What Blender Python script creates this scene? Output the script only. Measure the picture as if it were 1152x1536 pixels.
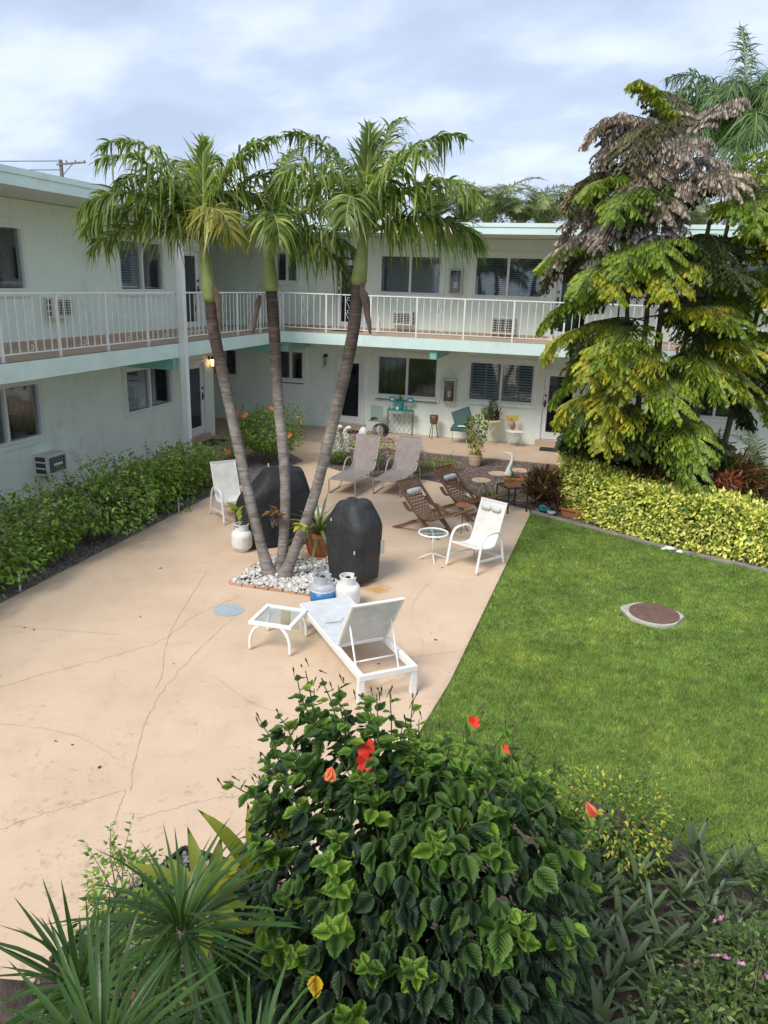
import bpy, math, random
import numpy as np
from mathutils import Vector, Matrix
random.seed(7); RNG = np.random.default_rng(7)
for o in list(bpy.data.objects): bpy.data.objects.remove(o)
SC = bpy.context.scene
COL = SC.collection
R = math.radians

# ---------------------------------------------------------------- camera
cam = bpy.data.cameras.new('camera'); co = bpy.data.objects.new('camera', cam); COL.objects.link(co)
RW = ((0.95908339, -0.10953881, 0.26107526), (0.28146317, 0.26916189, -0.92104851), (0.03061905, 0.9568454, 0.28897984))
M = Matrix.Identity(4)
for i in range(3):
    for j in range(3): M[i][j] = RW[i][j]
M.translation = (0, 0, 4.3)
co.matrix_world = M
cam.sensor_fit = 'VERTICAL'; cam.sensor_height = 24; cam.lens = 24 * 1130.6 / 1536
cam.clip_start = 0.05; cam.clip_end = 1000
SC.camera = co
# ---------------------------------------------------------------- sun, sky, exposure
SUN_EL, SUN_AZ = 50, 203          # azimuth clockwise from +Y: behind the camera, a little to the left
sd = bpy.data.lights.new('sun', 'SUN'); sd.energy = 1.75; sd.angle = R(24); sd.color = (1, 0.95, 0.87)
so = bpy.data.objects.new('sun', sd); COL.objects.link(so)
az = R(SUN_AZ); el = R(SUN_EL)
sv = Vector((math.sin(az) * math.cos(el), math.cos(az) * math.cos(el), math.sin(el)))
so.rotation_euler = sv.to_track_quat('Z', 'Y').to_euler(); so.location = (0, 0, 30)
W = bpy.data.worlds.new('World'); SC.world = W; W.use_nodes = True
nt = W.node_tree; nt.nodes.clear(); L = nt.links
def nn(t, **k):
    n = nt.nodes.new(t)
    for a, b in k.items(): setattr(n, a, b)
    return n
out = nn('ShaderNodeOutputWorld'); bg1 = nn('ShaderNodeBackground'); bg2 = nn('ShaderNodeBackground'); mx = nn('ShaderNodeMixShader')
sky = nn('ShaderNodeTexSky', sky_type='NISHITA', sun_disc=False, sun_elevation=el, sun_rotation=az)
L.new(sky.outputs[0], bg1.inputs[0]); bg1.inputs[1].default_value = 0.1
tc = nn('ShaderNodeTexCoord'); sep = nn('ShaderNodeSeparateXYZ'); L.new(tc.outputs['Generated'], sep.inputs[0])
za = nn('ShaderNodeMath', operation='ADD'); L.new(sep.outputs[2], za.inputs[0]); za.inputs[1].default_value = 0.34
zm = nn('ShaderNodeMath', operation='MAXIMUM'); L.new(za.outputs[0], zm.inputs[0]); zm.inputs[1].default_value = 0.03
dx = nn('ShaderNodeMath', operation='DIVIDE'); L.new(sep.outputs[0], dx.inputs[0]); L.new(zm.outputs[0], dx.inputs[1])
dy = nn('ShaderNodeMath', operation='DIVIDE'); L.new(sep.outputs[1], dy.inputs[0]); L.new(zm.outputs[0], dy.inputs[1])
cb = nn('ShaderNodeCombineXYZ'); L.new(dx.outputs[0], cb.inputs[0]); L.new(dy.outputs[0], cb.inputs[1])
mp = nn('ShaderNodeMapping'); L.new(cb.outputs[0], mp.inputs[0]); mp.inputs['Location'].default_value = (3.1, 1.7, 0); mp.inputs['Scale'].default_value = (1.0, 1.5, 1)
n1 = nn('ShaderNodeTexNoise'); L.new(mp.outputs[0], n1.inputs[0]); n1.inputs['Scale'].default_value = 2.0; n1.inputs['Detail'].default_value = 7; n1.inputs['Roughness'].default_value = 0.5
cr = nn('ShaderNodeValToRGB'); L.new(n1.outputs[0], cr.inputs[0])
e = cr.color_ramp.elements
e[0].position = 0.38; e[0].color = (0.38, 0.45, 0.59, 1); e[1].position = 0.68; e[1].color = (0.66, 0.72, 0.81, 1)
x = cr.color_ramp.elements.new(0.49); x.color = (0.45, 0.52, 0.67, 1)
x = cr.color_ramp.elements.new(0.57); x.color = (0.56, 0.63, 0.75, 1)
L.new(cr.outputs[0], bg2.inputs[0]); bg2.inputs[1].default_value = 0.76
mx.inputs[0].default_value = 0.88
L.new(bg1.outputs[0], mx.inputs[1]); L.new(bg2.outputs[0], mx.inputs[2]); L.new(mx.outputs[0], out.inputs[0])
SC.view_settings.view_transform = 'Standard'; SC.view_settings.look = 'None'
SC.view_settings.exposure = 0.98; SC.view_settings.gamma = 1; SC.view_settings.use_curve_mapping = False
SC.render.engine = 'CYCLES'
SC.render.resolution_x = 768; SC.render.resolution_y = 1024
SC.cycles.transparent_max_bounces = 12; SC.cycles.max_bounces = 6

# ---------------------------------------------------------------- materials
MATS = {}
class NT:
    def __init__(s, name):
        s.m = bpy.data.materials.new(name); s.m.use_nodes = True; s.t = s.m.node_tree; s.t.nodes.clear()
        s.out = s.n('ShaderNodeOutputMaterial')
    def n(s, ty, **k):
        x = s.t.nodes.new(ty)
        for a, b in k.items(): setattr(x, a, b)
        return x
    def l(s, a, b): s.t.links.new(a, b)
    def coord(s, scale=1, obj=False, sc3=None):
        g = s.n('ShaderNodeTexCoord') if obj else s.n('ShaderNodeNewGeometry')
        mpn = s.n('ShaderNodeMapping'); s.l(g.outputs['Object' if obj else 'Position'], mpn.inputs[0])
        mpn.inputs['Scale'].default_value = sc3 or (scale,) * 3
        return mpn.outputs[0]
    def noise(s, vec, scale, detail=4, rough=0.55):
        x = s.n('ShaderNodeTexNoise'); s.l(vec, x.inputs[0]); x.inputs['Scale'].default_value = scale
        x.inputs['Detail'].default_value = detail; x.inputs['Roughness'].default_value = rough
        return x.outputs[0]
    def ramp(s, fac, stops):
        r = s.n('ShaderNodeValToRGB'); s.l(fac, r.inputs[0]); el_ = r.color_ramp.elements
        while len(el_) < len(stops): el_.new(0.5)
        for q, (p, c) in zip(el_, stops): q.position = p; q.color = (*c, 1)
        return r.outputs[0]
    def mix(s, f, a, b, mode='MIX'):
        x = s.n('ShaderNodeMix', data_type='RGBA', blend_type=mode)
        for i, v in ((0, f), (6, a), (7, b)):
            if isinstance(v, (int, float)): x.inputs[i].default_value = v
            elif isinstance(v, tuple): x.inputs[i].default_value = (*v, 1)
            else: s.l(v, x.inputs[i])
        return x.outputs[2]
    def bsdf(s, col, rough=0.6, metal=0, bump=None, bstr=0.3, bdist=0.01, spec=0.5):
        b = s.n('ShaderNodeBsdfPrincipled')
        if isinstance(col, tuple): b.inputs['Base Color'].default_value = (*col, 1)
        else: s.l(col, b.inputs['Base Color'])
        if isinstance(rough, (int, float)): b.inputs['Roughness'].default_value = rough
        else: s.l(rough, b.inputs['Roughness'])
        b.inputs['Metallic'].default_value = metal; b.inputs['Specular IOR Level'].default_value = spec
        if bump is not None:
            u = s.n('ShaderNodeBump'); s.l(bump, u.inputs['Height']); u.inputs['Strength'].default_value = bstr; u.inputs['Distance'].default_value = bdist
            s.l(u.outputs[0], b.inputs['Normal'])
        return b.outputs[0]
    def done(s, sh): s.l(sh, s.out.inputs[0]); return s.m
def cmul(c, f): return tuple(min(1, v * f) for v in c)
def paint(name, col, rough=0.55, var=0.08, scale=3, bstr=0.15, dirt=None, metal=0, spec=0.5):
    if name in MATS: return MATS[name]
    t = NT(name); v = t.coord()
    n = t.noise(v, scale, 5); c = t.ramp(n, [(0.3, cmul(col, 1 - var)), (0.7, cmul(col, 1 + var))])
    if name == 'mint stucco':
        st_ = t.noise(t.coord(1, sc3=(5, 5, .35)), 1.6, 6, .6); c = t.mix(1.0, c, t.ramp(st_, [(.25, (.965, .965, .955)), (.6, (1.01, 1.01, 1.01))]), 'MULTIPLY')
    if dirt:
        n2 = t.noise(v, scale * 2.3, 8, 0.65); f = t.ramp(n2, [(0.55, (0, 0, 0)), (0.75, (1, 1, 1))])
        c = t.mix(f, c, t.mix(0.4, c, dirt))
    MATS[name] = t.done(t.bsdf(c, rough, metal, t.noise(v, 60, 3), bstr, 0.004, spec)); return MATS[name]
def leafmat(name, stops, trans=0.3, rough=0.42, tcol=None, spec=0.35, veins=False):
    t = NT(name); g = t.n('ShaderNodeNewGeometry')
    c = t.ramp(g.outputs['Random Per Island'], stops)
    oi = t.n('ShaderNodeObjectInfo')
    n = t.noise(t.coord(), 2.2, 3)
    f = t.ramp(n, [(0.3, (0.72, 0.74, 0.76)), (0.7, (1.25, 1.22, 1.15))])
    c = t.mix(1.0, c, f, 'MULTIPLY')
    f2 = t.ramp(oi.outputs['Random'], [(0, (0.82, 0.84, 0.9)), (1, (1.18, 1.12, 0.95))])
    c = t.mix(1.0, c, f2, 'MULTIPLY')
    h = t.noise(t.coord(), 90, 2); bs, bd = 0.25, 0.004
    if 'fishtail' in name and 'dark' not in name:
        g1 = t.ramp(t.noise(t.coord(), 2.6, 5, .65), [(0.40, (0, 0, 0)), (0.62, (1, 1, 1))]); c = t.mix(t.mix(1.0, g1, (.65, .65, .65), 'MULTIPLY'), c, (0.30, 0.36, 0.04) if 'green' in name else (0.13, 0.23, 0.035))
    if name == 'grass blades':
        g1 = t.ramp(t.noise(t.coord(), .8, 6, .6), [(0.35, (.82, .86, .8)), (0.5, (1, 1, 1)), (0.68, (1.45, 1.2, 1.15))]); c = t.mix(1.0, c, g1, 'MULTIPLY')
        g2 = t.ramp(t.noise(t.coord(), 7, 4, .6), [(0.35, (.66, .72, .68)), (0.7, (1.35, 1.3, 1.25))]); c = t.mix(1.0, c, g2, 'MULTIPLY')
    if veins:
        uv = t.n('ShaderNodeUVMap'); sp = t.n('ShaderNodeSeparateXYZ'); t.l(uv.outputs[0], sp.inputs[0])
        def mth(op, a, b=None, c_=None):
            q = t.n('ShaderNodeMath', operation=op)
            for i_, v_ in enumerate((a, b, c_)):
                if v_ is None: continue
                if isinstance(v_, (int, float)): q.inputs[i_].default_value = v_
                else: t.l(v_, q.inputs[i_])
            return q.outputs[0]
        ay = mth('ABSOLUTE', sp.outputs[1]); fx = mth('FRACT', mth('MULTIPLY', mth('MULTIPLY_ADD', ay, -1.1, sp.outputs[0]), 7.0))
        vein = mth('MAXIMUM', mth('LESS_THAN', ay, 0.013), mth('MULTIPLY', mth('LESS_THAN', fx, 0.13), 0.6)); puff = mth('MULTIPLY', fx, mth('SUBTRACT', 1.0, fx))
        c = t.mix(mth('MULTIPLY', vein, 0.5), c, t.mix(1.0, c, (1.9, 1.8, 1.7), 'MULTIPLY')); h = mth('SUBTRACT', mth('MULTIPLY', puff, 3.0), vein); bs, bd = 0.55, 0.003
    b = t.bsdf(c, rough, 0, h, bs, bd, spec)
    tr = t.n('ShaderNodeBsdfTranslucent')
    c2 = t.mix(1.0, c, tcol or (1.3, 1.5, 0.6), 'MULTIPLY'); t.l(c2, tr.inputs[0])
    m = t.n('ShaderNodeMixShader'); m.inputs[0].default_value = trans; t.l(b, m.inputs[1]); t.l(tr.outputs[0], m.inputs[2])
    MATS[name] = t.done(m.outputs[0]); return MATS[name]

def make_patio_mat():
    t = NT('patio paint'); v = t.coord()
    c = t.ramp(t.noise(v, 0.9, 6), [(0.3, (0.575, 0.425, 0.30)), (0.55, (0.635, 0.475, 0.335)), (0.75, (0.67, 0.515, 0.37))])
    blot = t.ramp(t.noise(v, 2.7, 8, 0.7), [(0.5, (0, 0, 0)), (0.72, (1, 1, 1))])
    c = t.mix(t.mix(1.0, blot, (0.35, 0.35, 0.35), 'MULTIPLY'), c, (0.42, 0.31, 0.22))
    # worn dark specks, more of them in the near part of the slab
    sp = t.n('ShaderNodeSeparateXYZ'); g = t.n('ShaderNodeNewGeometry'); t.l(g.outputs['Position'], sp.inputs[0])
    near = t.n('ShaderNodeMapRange'); t.l(sp.outputs[1], near.inputs[0])
    near.inputs[1].default_value = 8.5; near.inputs[2].default_value = 3.5; near.inputs[3].default_value = 0.0; near.inputs[4].default_value = 0.085
    ns = t.noise(v, 11, 9, 0.75); add = t.n('ShaderNodeMath', operation='ADD'); t.l(ns, add.inputs[0]); t.l(near.outputs[0], add.inputs[1])
    ns2 = t.noise(v, 1.6, 3); ad2 = t.n('ShaderNodeMath', operation='MULTIPLY_ADD'); t.l(ns2, ad2.inputs[0]); ad2.inputs[1].default_value = 0.32; t.l(add.outputs[0], ad2.inputs[2])
    f = t.ramp(ad2.outputs[0], [(0.80, (0, 0, 0)), (0.90, (0.75, 0.75, 0.75))])
    c = t.mix(t.mix(1.0, f, (.6, .6, .6), 'MULTIPLY'), c, (0.26, 0.185, 0.13))
    # rust stain by the barbecue
    vd = t.n('ShaderNodeVectorMath', operation='DISTANCE'); t.l(g.outputs['Position'], vd.inputs[0]); vd.inputs[1].default_value = (-2.86, 9.85, 0.03)
    na = t.n('ShaderNodeMath', operation='MULTIPLY_ADD'); t.l(t.noise(v, 6, 5), na.inputs[0]); na.inputs[1].default_value = 0.5; t.l(vd.outputs[1], na.inputs[2])
    f3 = t.ramp(na.outputs[0], [(0.30, (0.8, 0.8, 0.8)), (0.50, (0, 0, 0))]); c = t.mix(f3, c, (0.50, 0.25, 0.05))
    h = t.mix(0.5, t.noise(v, 45, 6, 0.7), ns)
    return t.done(t.bsdf(c, 0.82, 0, h, 0.35, 0.008, 0.3))
def make_noise_mat(name, scale, stops, rough=0.9, detail=8, bscale=40, bstr=0.6, bdist=0.02, obj=False, metal=0, spec=0.4, sc3=None, nrough=0.65):
    t = NT(name); v = t.coord(1, obj, sc3)
    c = t.ramp(t.noise(v, scale, detail, nrough), stops)
    MATS[name] = t.done(t.bsdf(c, rough, metal, t.noise(v, bscale, 5), bstr, bdist, spec)); return MATS[name]
def island_mat(name, stops, rough=0.8, bscale=60, spec=0.4, objrand=True):
    t = NT(name); g = t.n('ShaderNodeNewGeometry'); c = t.ramp(g.outputs['Random Per Island'], stops)
    if objrand:
        oi = t.n('ShaderNodeObjectInfo'); c2 = t.ramp(oi.outputs['Random'], stops); c = t.mix(0.6, c, c2)
    n = t.noise(t.coord(), bscale, 4); c = t.mix(1.0, c, t.ramp(n, [(0.3, (0.75, 0.75, 0.75)), (0.7, (1.15, 1.15, 1.15))]), 'MULTIPLY')
    MATS[name] = t.done(t.bsdf(c, rough, 0, n, 0.4, 0.005, spec)); return MATS[name]
def glassmat(name, tint, dens=0.5, rough=0.03):
    t = NT(name); tr = t.n('ShaderNodeBsdfTransparent'); tr.inputs[0].default_value = (*tint, 1)
    gl = t.n('ShaderNodeBsdfGlossy'); gl.inputs[0].default_value = (0.9, 0.95, 1, 1); gl.inputs['Roughness'].default_value = rough
    fr = t.n('ShaderNodeLayerWeight'); fr.inputs[0].default_value = 0.5; pw = t.n('ShaderNodeMath', operation='POWER'); t.l(fr.outputs['Facing'], pw.inputs[0]); pw.inputs[1].default_value = 3.5
    mm = t.n('ShaderNodeMath', operation='MULTIPLY_ADD'); t.l(pw.outputs[0], mm.inputs[0]); mm.inputs[1].default_value = 0.9; mm.inputs[2].default_value = dens
    m = t.n('ShaderNodeMixShader'); t.l(mm.outputs[0], m.inputs[0]); t.l(tr.outputs[0], m.inputs[1]); t.l(gl.outputs[0], m.inputs[2])
    MATS[name] = t.done(m.outputs[0]); return MATS[name]
def weave(name, col, sc=120, dark=0.6, rough=0.7, alpha=None):
    t = NT(name); v = t.coord(1, True)
    w1 = t.n('ShaderNodeTexWave', bands_direction='X'); w1.inputs['Scale'].default_value = sc; t.l(v, w1.inputs[0])
    w2 = t.n('ShaderNodeTexWave', bands_direction='Y'); w2.inputs['Scale'].default_value = sc; t.l(v, w2.inputs[0])
    h = t.mix(0.5, w1.outputs[0], w2.outputs[0])
    c = t.ramp(h, [(0.2, cmul(col, dark)), (0.6, col)])
    n = t.noise(t.coord(), 7, 5); c = t.mix(1.0, c, t.ramp(n, [(0.3, (0.85, 0.85, 0.85)), (0.7, (1.08, 1.08, 1.08))]), 'MULTIPLY')
    MATS[name] = t.done(t.bsdf(c, rough, 0, h, 0.3, 0.003, 0.3)); return MATS[name]

M_wall = paint('mint stucco', (0.775, 0.855, 0.785), 0.75, 0.05, 1.1, 0.35, (0.42, 0.48, 0.44))
M_aqua = paint('aqua trim paint', (0.66, 0.82, 0.775), 0.6, 0.06, 1.5, 0.2, (0.42, 0.52, 0.48))
M_roofw = paint('pale roof edge paint', (0.70, 0.83, 0.80), 0.5, 0.05, 1.5, 0.15, (0.5, 0.55, 0.53))
M_teal = paint('teal beam paint', (0.22, 0.50, 0.43), 0.6, 0.08, 2, 0.2)
M_white = paint('white trim paint', (0.78, 0.79, 0.78), 0.45, 0.04, 2, 0.1, (0.5, 0.5, 0.47))
M_floor = paint('tan walkway paint', (0.50, 0.37, 0.265), 0.75, 0.08, 1.5, 0.3, (0.35, 0.27, 0.2))
M_ceil = paint('pale soffit paint', (0.62, 0.68, 0.64), 0.8, 0.04, 1, 0.2)
M_iron = paint('white railing paint', (0.80, 0.82, 0.80), 0.4, 0.04, 4, 0.1, (0.55, 0.52, 0.46))
M_dark = paint('dark rubber', (0.02, 0.02, 0.022), 0.6, 0.2, 6, 0.2)
M_black = paint('black painted metal', (0.022, 0.022, 0.024), 0.45, 0.2, 8, 0.1)
M_roomdark = paint('painted room darkness', (0.022, 0.026, 0.03), 0.9, 0.3, 3, 0.1)  # near-black colour stands in for the unlit rooms behind the glass
M_curt2 = paint('khaki drape', (0.085, 0.08, 0.05), 0.9, 0.3, 3, 0.1)
M_blind = paint('grey blind slats', (0.24, 0.28, 0.30), 0.55, 0.1, 5, 0.1)
M_shut = paint('grey louvre shutter', (0.42, 0.47, 0.50), 0.55, 0.1, 5, 0.1)
M_glass = glassmat('window glass', (0.86, 0.90, 0.92), 0.08)
M_glassd = glassmat('tinted door glass', (0.35, 0.40, 0.44), 0.04)
M_glasst = glassmat('table glass', (0.86, 0.92, 0.90), 0.05)
M_patio = make_patio_mat()
M_crack = paint('crack dirt', (0.44, 0.325, 0.23), 0.95, 0.3, 20, 0.3)
M_joint = paint('faint joint dirt', (0.48, 0.35, 0.245), 0.95, 0.15, 9, 0.3)
M_soil = make_noise_mat('mulch soil', 9, [(0.3, (0.05, 0.034, 0.028)), (0.6, (0.11, 0.08, 0.066)), (0.8, (0.19, 0.145, 0.125))])
M_chip = island_mat('bark chips', [(0, (0.065, 0.045, 0.038)), (0.45, (0.15, 0.11, 0.09)), (0.8, (0.24, 0.19, 0.165)), (1, (0.50, 0.45, 0.42))], 0.9)
M_ground = make_noise_mat('lawn soil', 1.3, [(0.3, (0.11, 0.17, 0.035)), (0.6, (0.17, 0.23, 0.06)), (0.8, (0.32, 0.29, 0.15))])
M_curb = make_noise_mat('weathered concrete', 5, [(0.3, (0.16, 0.14, 0.12)), (0.7, (0.34, 0.31, 0.27))], 0.9)
M_pebble = island_mat('white pebbles', [(0, (0.40, 0.37, 0.33)), (0.3, (0.62, 0.59, 0.55)), (0.8, (0.78, 0.77, 0.74)), (1, (0.5, 0.42, 0.35))], 0.7)
M_brick = island_mat('red brick edging', [(0, (0.40, 0.19, 0.11)), (1, (0.56, 0.36, 0.25))], 0.9)
M_terra = make_noise_mat('terracotta', 6, [(0.3, (0.33, 0.12, 0.05)), (0.6, (0.45, 0.17, 0.075)), (0.85, (0.50, 0.30, 0.2))], 0.8)
M_cover = make_noise_mat('black cover cloth', 4, [(0.3, (0.012, 0.013, 0.014)), (0.7, (0.022, 0.023, 0.025))], 0.62, 5, 11, 0.7, 0.03)
M_cover2 = make_noise_mat('charcoal cover cloth', 4, [(0.3, (0.022, 0.023, 0.024)), (0.7, (0.038, 0.039, 0.041))], 0.6, 5, 11, 0.7, 0.03)
M_strap = weave('white sling fabric', (0.80, 0.785, 0.72), 110, 0.86)
M_strapg = weave('pale grey sling fabric', (0.69, 0.71, 0.73), 110, 0.85)
M_wfr = paint('white furniture frame', (0.80, 0.80, 0.78), 0.35, 0.03, 5, 0.05, (0.55, 0.52, 0.45))
M_taupe = weave('taupe sling fabric', (0.36, 0.305, 0.28), 60, 0.62)
M_taupef = paint('taupe frame', (0.38, 0.335, 0.30), 0.4, 0.05, 6, 0.1)
M_wood = make_noise_mat('brown stained wood', 5, [(0.3, (0.13, 0.065, 0.038)), (0.6, (0.23, 0.125, 0.075)), (0.8, (0.33, 0.20, 0.125))], 0.5, 6, 40, 0.2, 0.004, True, sc3=(3, 14, 14))
M_rope = island_mat('brown rope sling', [(0, (0.14, 0.07, 0.045)), (1, (0.30, 0.18, 0.12))], 0.8)
M_pillow = paint('grey head pillow', (0.62, 0.63, 0.62), 0.8, 0.05, 8, 0.3)
M_tank = paint('white gas bottle paint', (0.76, 0.76, 0.74), 0.4, 0.04, 9, 0.1, (0.45, 0.38, 0.3))
M_tankg = paint('grey gas bottle paint', (0.42, 0.44, 0.47), 0.4, 0.06, 9, 0.1, (0.3, 0.25, 0.2))
M_blue = paint('blue bottle label', (0.03, 0.17, 0.42), 0.4, 0.25, 18, 0.05)
M_yel = paint('yellow sticker', (0.80, 0.72, 0.04), 0.5, 0.05, 9, 0.05)
M_turq = paint('turquoise paint', (0.03, 0.30, 0.34), 0.4, 0.12, 8, 0.1)
M_red = paint('red extinguisher paint', (0.50, 0.02, 0.025), 0.35, 0.05, 8, 0.05)
M_label = paint('cream label', (0.66, 0.62, 0.55), 0.5, 0.15, 40, 0.05)
M_cab = paint('grey cabinet metal', (0.50, 0.52, 0.47), 0.4, 0.08, 6, 0.1)
M_cabin = paint('cabinet interior', (0.20, 0.19, 0.165), 0.7, 0.1, 6, 0.1)
M_ac = paint('beige appliance plastic', (0.72, 0.70, 0.65), 0.5, 0.04, 5, 0.05, (0.4, 0.36, 0.3))
M_acd = paint('dark grille', (0.045, 0.05, 0.055), 0.5, 0.2, 20, 0.1)
M_plaster = paint('white plaster', (0.76, 0.77, 0.74), 0.7, 0.05, 10, 0.2, (0.5, 0.5, 0.45))
M_tan = paint('tan round top', (0.56, 0.40, 0.27), 0.7, 0.07, 6, 0.2)
M_dgreen = paint('dark green fabric', (0.055, 0.11, 0.105), 0.8, 0.15, 8, 0.2)
M_sage = paint('sage chair', (0.27, 0.36, 0.32), 0.6, 0.05, 8, 0.1)
M_yellow = paint('yellow chair paint', (0.62, 0.50, 0.10), 0.45, 0.08, 8, 0.1)
M_straw = paint('pale yellow metal', (0.60, 0.52, 0.30), 0.5, 0.05, 8, 0.1)
M_hat = paint('brown straw', (0.36, 0.25, 0.17), 0.9, 0.1, 30, 0.3)
M_brown = paint('brown pot glaze', (0.16, 0.085, 0.05), 0.5, 0.12, 8, 0.1)
M_lid = make_noise_mat('rusty iron lid', 12, [(0.3, (0.12, 0.065, 0.05)), (0.7, (0.19, 0.115, 0.09))], 0.85)
M_bluegrey = paint('pale blue grey paint', (0.36, 0.42, 0.44), 0.8, 0.08, 6, 0.2)
M_mat = paint('doormat fibre', (0.018, 0.018, 0.02), 0.95, 0.3, 60, 0.6)
M_pole = make_noise_mat('weathered pole wood', 3, [(0.3, (0.13, 0.11, 0.095)), (0.7, (0.28, 0.25, 0.22))], 0.9)
def trunkmat():
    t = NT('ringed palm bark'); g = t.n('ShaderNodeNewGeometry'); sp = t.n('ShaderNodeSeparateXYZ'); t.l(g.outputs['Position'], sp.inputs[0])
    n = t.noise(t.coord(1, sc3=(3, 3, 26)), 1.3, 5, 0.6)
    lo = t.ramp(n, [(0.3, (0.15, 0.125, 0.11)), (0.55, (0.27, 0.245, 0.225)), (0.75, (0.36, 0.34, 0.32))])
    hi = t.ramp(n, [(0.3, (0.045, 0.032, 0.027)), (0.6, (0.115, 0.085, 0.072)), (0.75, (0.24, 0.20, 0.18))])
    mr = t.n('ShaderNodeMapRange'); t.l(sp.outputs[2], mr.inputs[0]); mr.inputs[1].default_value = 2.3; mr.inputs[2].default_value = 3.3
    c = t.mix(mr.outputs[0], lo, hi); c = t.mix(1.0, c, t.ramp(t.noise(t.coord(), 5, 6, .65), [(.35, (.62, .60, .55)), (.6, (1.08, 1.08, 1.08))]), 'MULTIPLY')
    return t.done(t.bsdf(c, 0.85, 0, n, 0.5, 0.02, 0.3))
M_trunk = trunkmat()
M_shaft = make_noise_mat('green crownshaft', 3, [(0.3, (0.17, 0.21, 0.06)), (0.6, (0.27, 0.31, 0.11)), (0.8, (0.36, 0.32, 0.17))], 0.45, 4, 20, 0.2)
M_sheath = make_noise_mat('dry brown sheath', 5, [(0.3, (0.07, 0.045, 0.035)), (0.7, (0.19, 0.13, 0.105))], 0.8)
M_stem = make_noise_mat('green brown stem', 8, [(0.3, (0.06, 0.07, 0.03)), (0.7, (0.12, 0.14, 0.055))], 0.7)
M_twig = make_noise_mat('grey twig bark', 8, [(0.3, (0.10, 0.085, 0.06)), (0.7, (0.24, 0.21, 0.17))], 0.8)
LM_palm = leafmat('palm leaflets', [(0, (0.07, 0.13, 0.028)), (0.45, (0.15, 0.225, 0.045)), (0.8, (0.27, 0.33, 0.085)), (1, (0.50, 0.45, 0.18))], 0.34, 0.38)
LM_palmy = leafmat('yellowing palm leaflets', [(0, (0.17, 0.19, 0.04)), (1, (0.42, 0.38, 0.09))], 0.35, 0.4)
LM_fish = leafmat('green fishtail leaflets', [(0, (0.07, 0.15, 0.025)), (0.5, (0.13, 0.235, 0.035)), (1, (0.26, 0.35, 0.05))], 0.3, 0.4)
LM_fishy = leafmat('golden fishtail leaflets', [(0, (0.20, 0.28, 0.03)), (0.45, (0.40, 0.42, 0.04)), (0.8, (0.60, 0.52, 0.05)), (1, (0.48, 0.30, 0.06))], 0.3, 0.4)
LM_fishl = leafmat('lime fishtail leaflets', [(0, (0.15, 0.26, 0.03)), (0.5, (0.28, 0.39, 0.04)), (1, (0.48, 0.50, 0.06))], 0.3, 0.4)
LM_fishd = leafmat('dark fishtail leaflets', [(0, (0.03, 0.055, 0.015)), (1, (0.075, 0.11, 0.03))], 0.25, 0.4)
LM_dead = leafmat('grey dead leaflets', [(0, (0.14, 0.10, 0.08)), (0.5, (0.29, 0.235, 0.205)), (1, (0.52, 0.46, 0.42))], 0.1, 0.7, (1, 1, 1))
LM_olive = leafmat('browning leaflets', [(0, (0.07, 0.085, 0.03)), (0.5, (0.13, 0.12, 0.05)), (1, (0.22, 0.16, 0.09))], 0.15, 0.6, (1, 1, 0.8))
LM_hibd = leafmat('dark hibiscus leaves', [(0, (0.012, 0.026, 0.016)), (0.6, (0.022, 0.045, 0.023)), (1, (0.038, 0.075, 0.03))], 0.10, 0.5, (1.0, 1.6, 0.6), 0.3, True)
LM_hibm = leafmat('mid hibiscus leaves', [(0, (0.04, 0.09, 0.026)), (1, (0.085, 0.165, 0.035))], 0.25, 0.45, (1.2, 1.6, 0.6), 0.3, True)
LM_hibl = leafmat('fresh hibiscus leaves', [(0, (0.05, 0.12, 0.025)), (0.45, (0.10, 0.21, 0.032)), (1, (0.23, 0.39, 0.05))], 0.3, 0.42, (1.3, 1.5, 0.5), 0.35, True)
LM_shrub = leafmat('shrub leaves', [(0, (0.07, 0.15, 0.026)), (0.5, (0.15, 0.27, 0.04)), (0.88, (0.28, 0.40, 0.07)), (1, (0.25, 0.24, 0.10))], 0.28, 0.4)
LM_hedge = leafmat('variegated hedge leaves', [(0, (0.08, 0.16, 0.03)), (0.3, (0.20, 0.30, 0.045)), (0.48, (0.60, 0.61, 0.13)), (1, (0.86, 0.84, 0.36))], 0.25, 0.4)
LM_dura = leafmat('golden duranta leaves', [(0, (0.06, 0.14, 0.025)), (0.6, (0.12, 0.22, 0.04)), (0.75, (0.42, 0.42, 0.05)), (1, (0.6, 0.55, 0.08))], 0.3, 0.4)
LM_croton = leafmat('copper croton leaves', [(0, (0.045, 0.03, 0.015)), (0.4, (0.10, 0.055, 0.022)), (0.75, (0.17, 0.09, 0.03)), (1, (0.12, 0.13, 0.03))], 0.2, 0.4, (1.4, 1, 0.6))
LM_crred = leafmat('red croton leaves', [(0, (0.22, 0.04, 0.02)), (1, (0.38, 0.10, 0.05))], 0.2, 0.4, (1.4, 1, 0.6))
LM_purple = leafmat('purple cordyline leaves', [(0, (0.03, 0.01, 0.014)), (0.8, (0.08, 0.022, 0.03)), (1, (0.06, 0.06, 0.02))], 0.2, 0.4, (1.4, 0.7, 0.7))
LM_rhoeo = leafmat('rhoeo leaves', [(0, (0.025, 0.05, 0.024)), (0.5, (0.06, 0.105, 0.045)), (0.68, (0.13, 0.18, 0.095)), (0.74, (0.17, 0.045, 0.09)), (1, (0.10, 0.03, 0.06))], 0.15, 0.4, (1.2, 1.1, 0.9))
LM_vinca = leafmat('vinca leaves', [(0, (0.045, 0.09, 0.025)), (0.7, (0.10, 0.17, 0.04)), (1, (0.25, 0.33, 0.10))], 0.28, 0.4)
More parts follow.
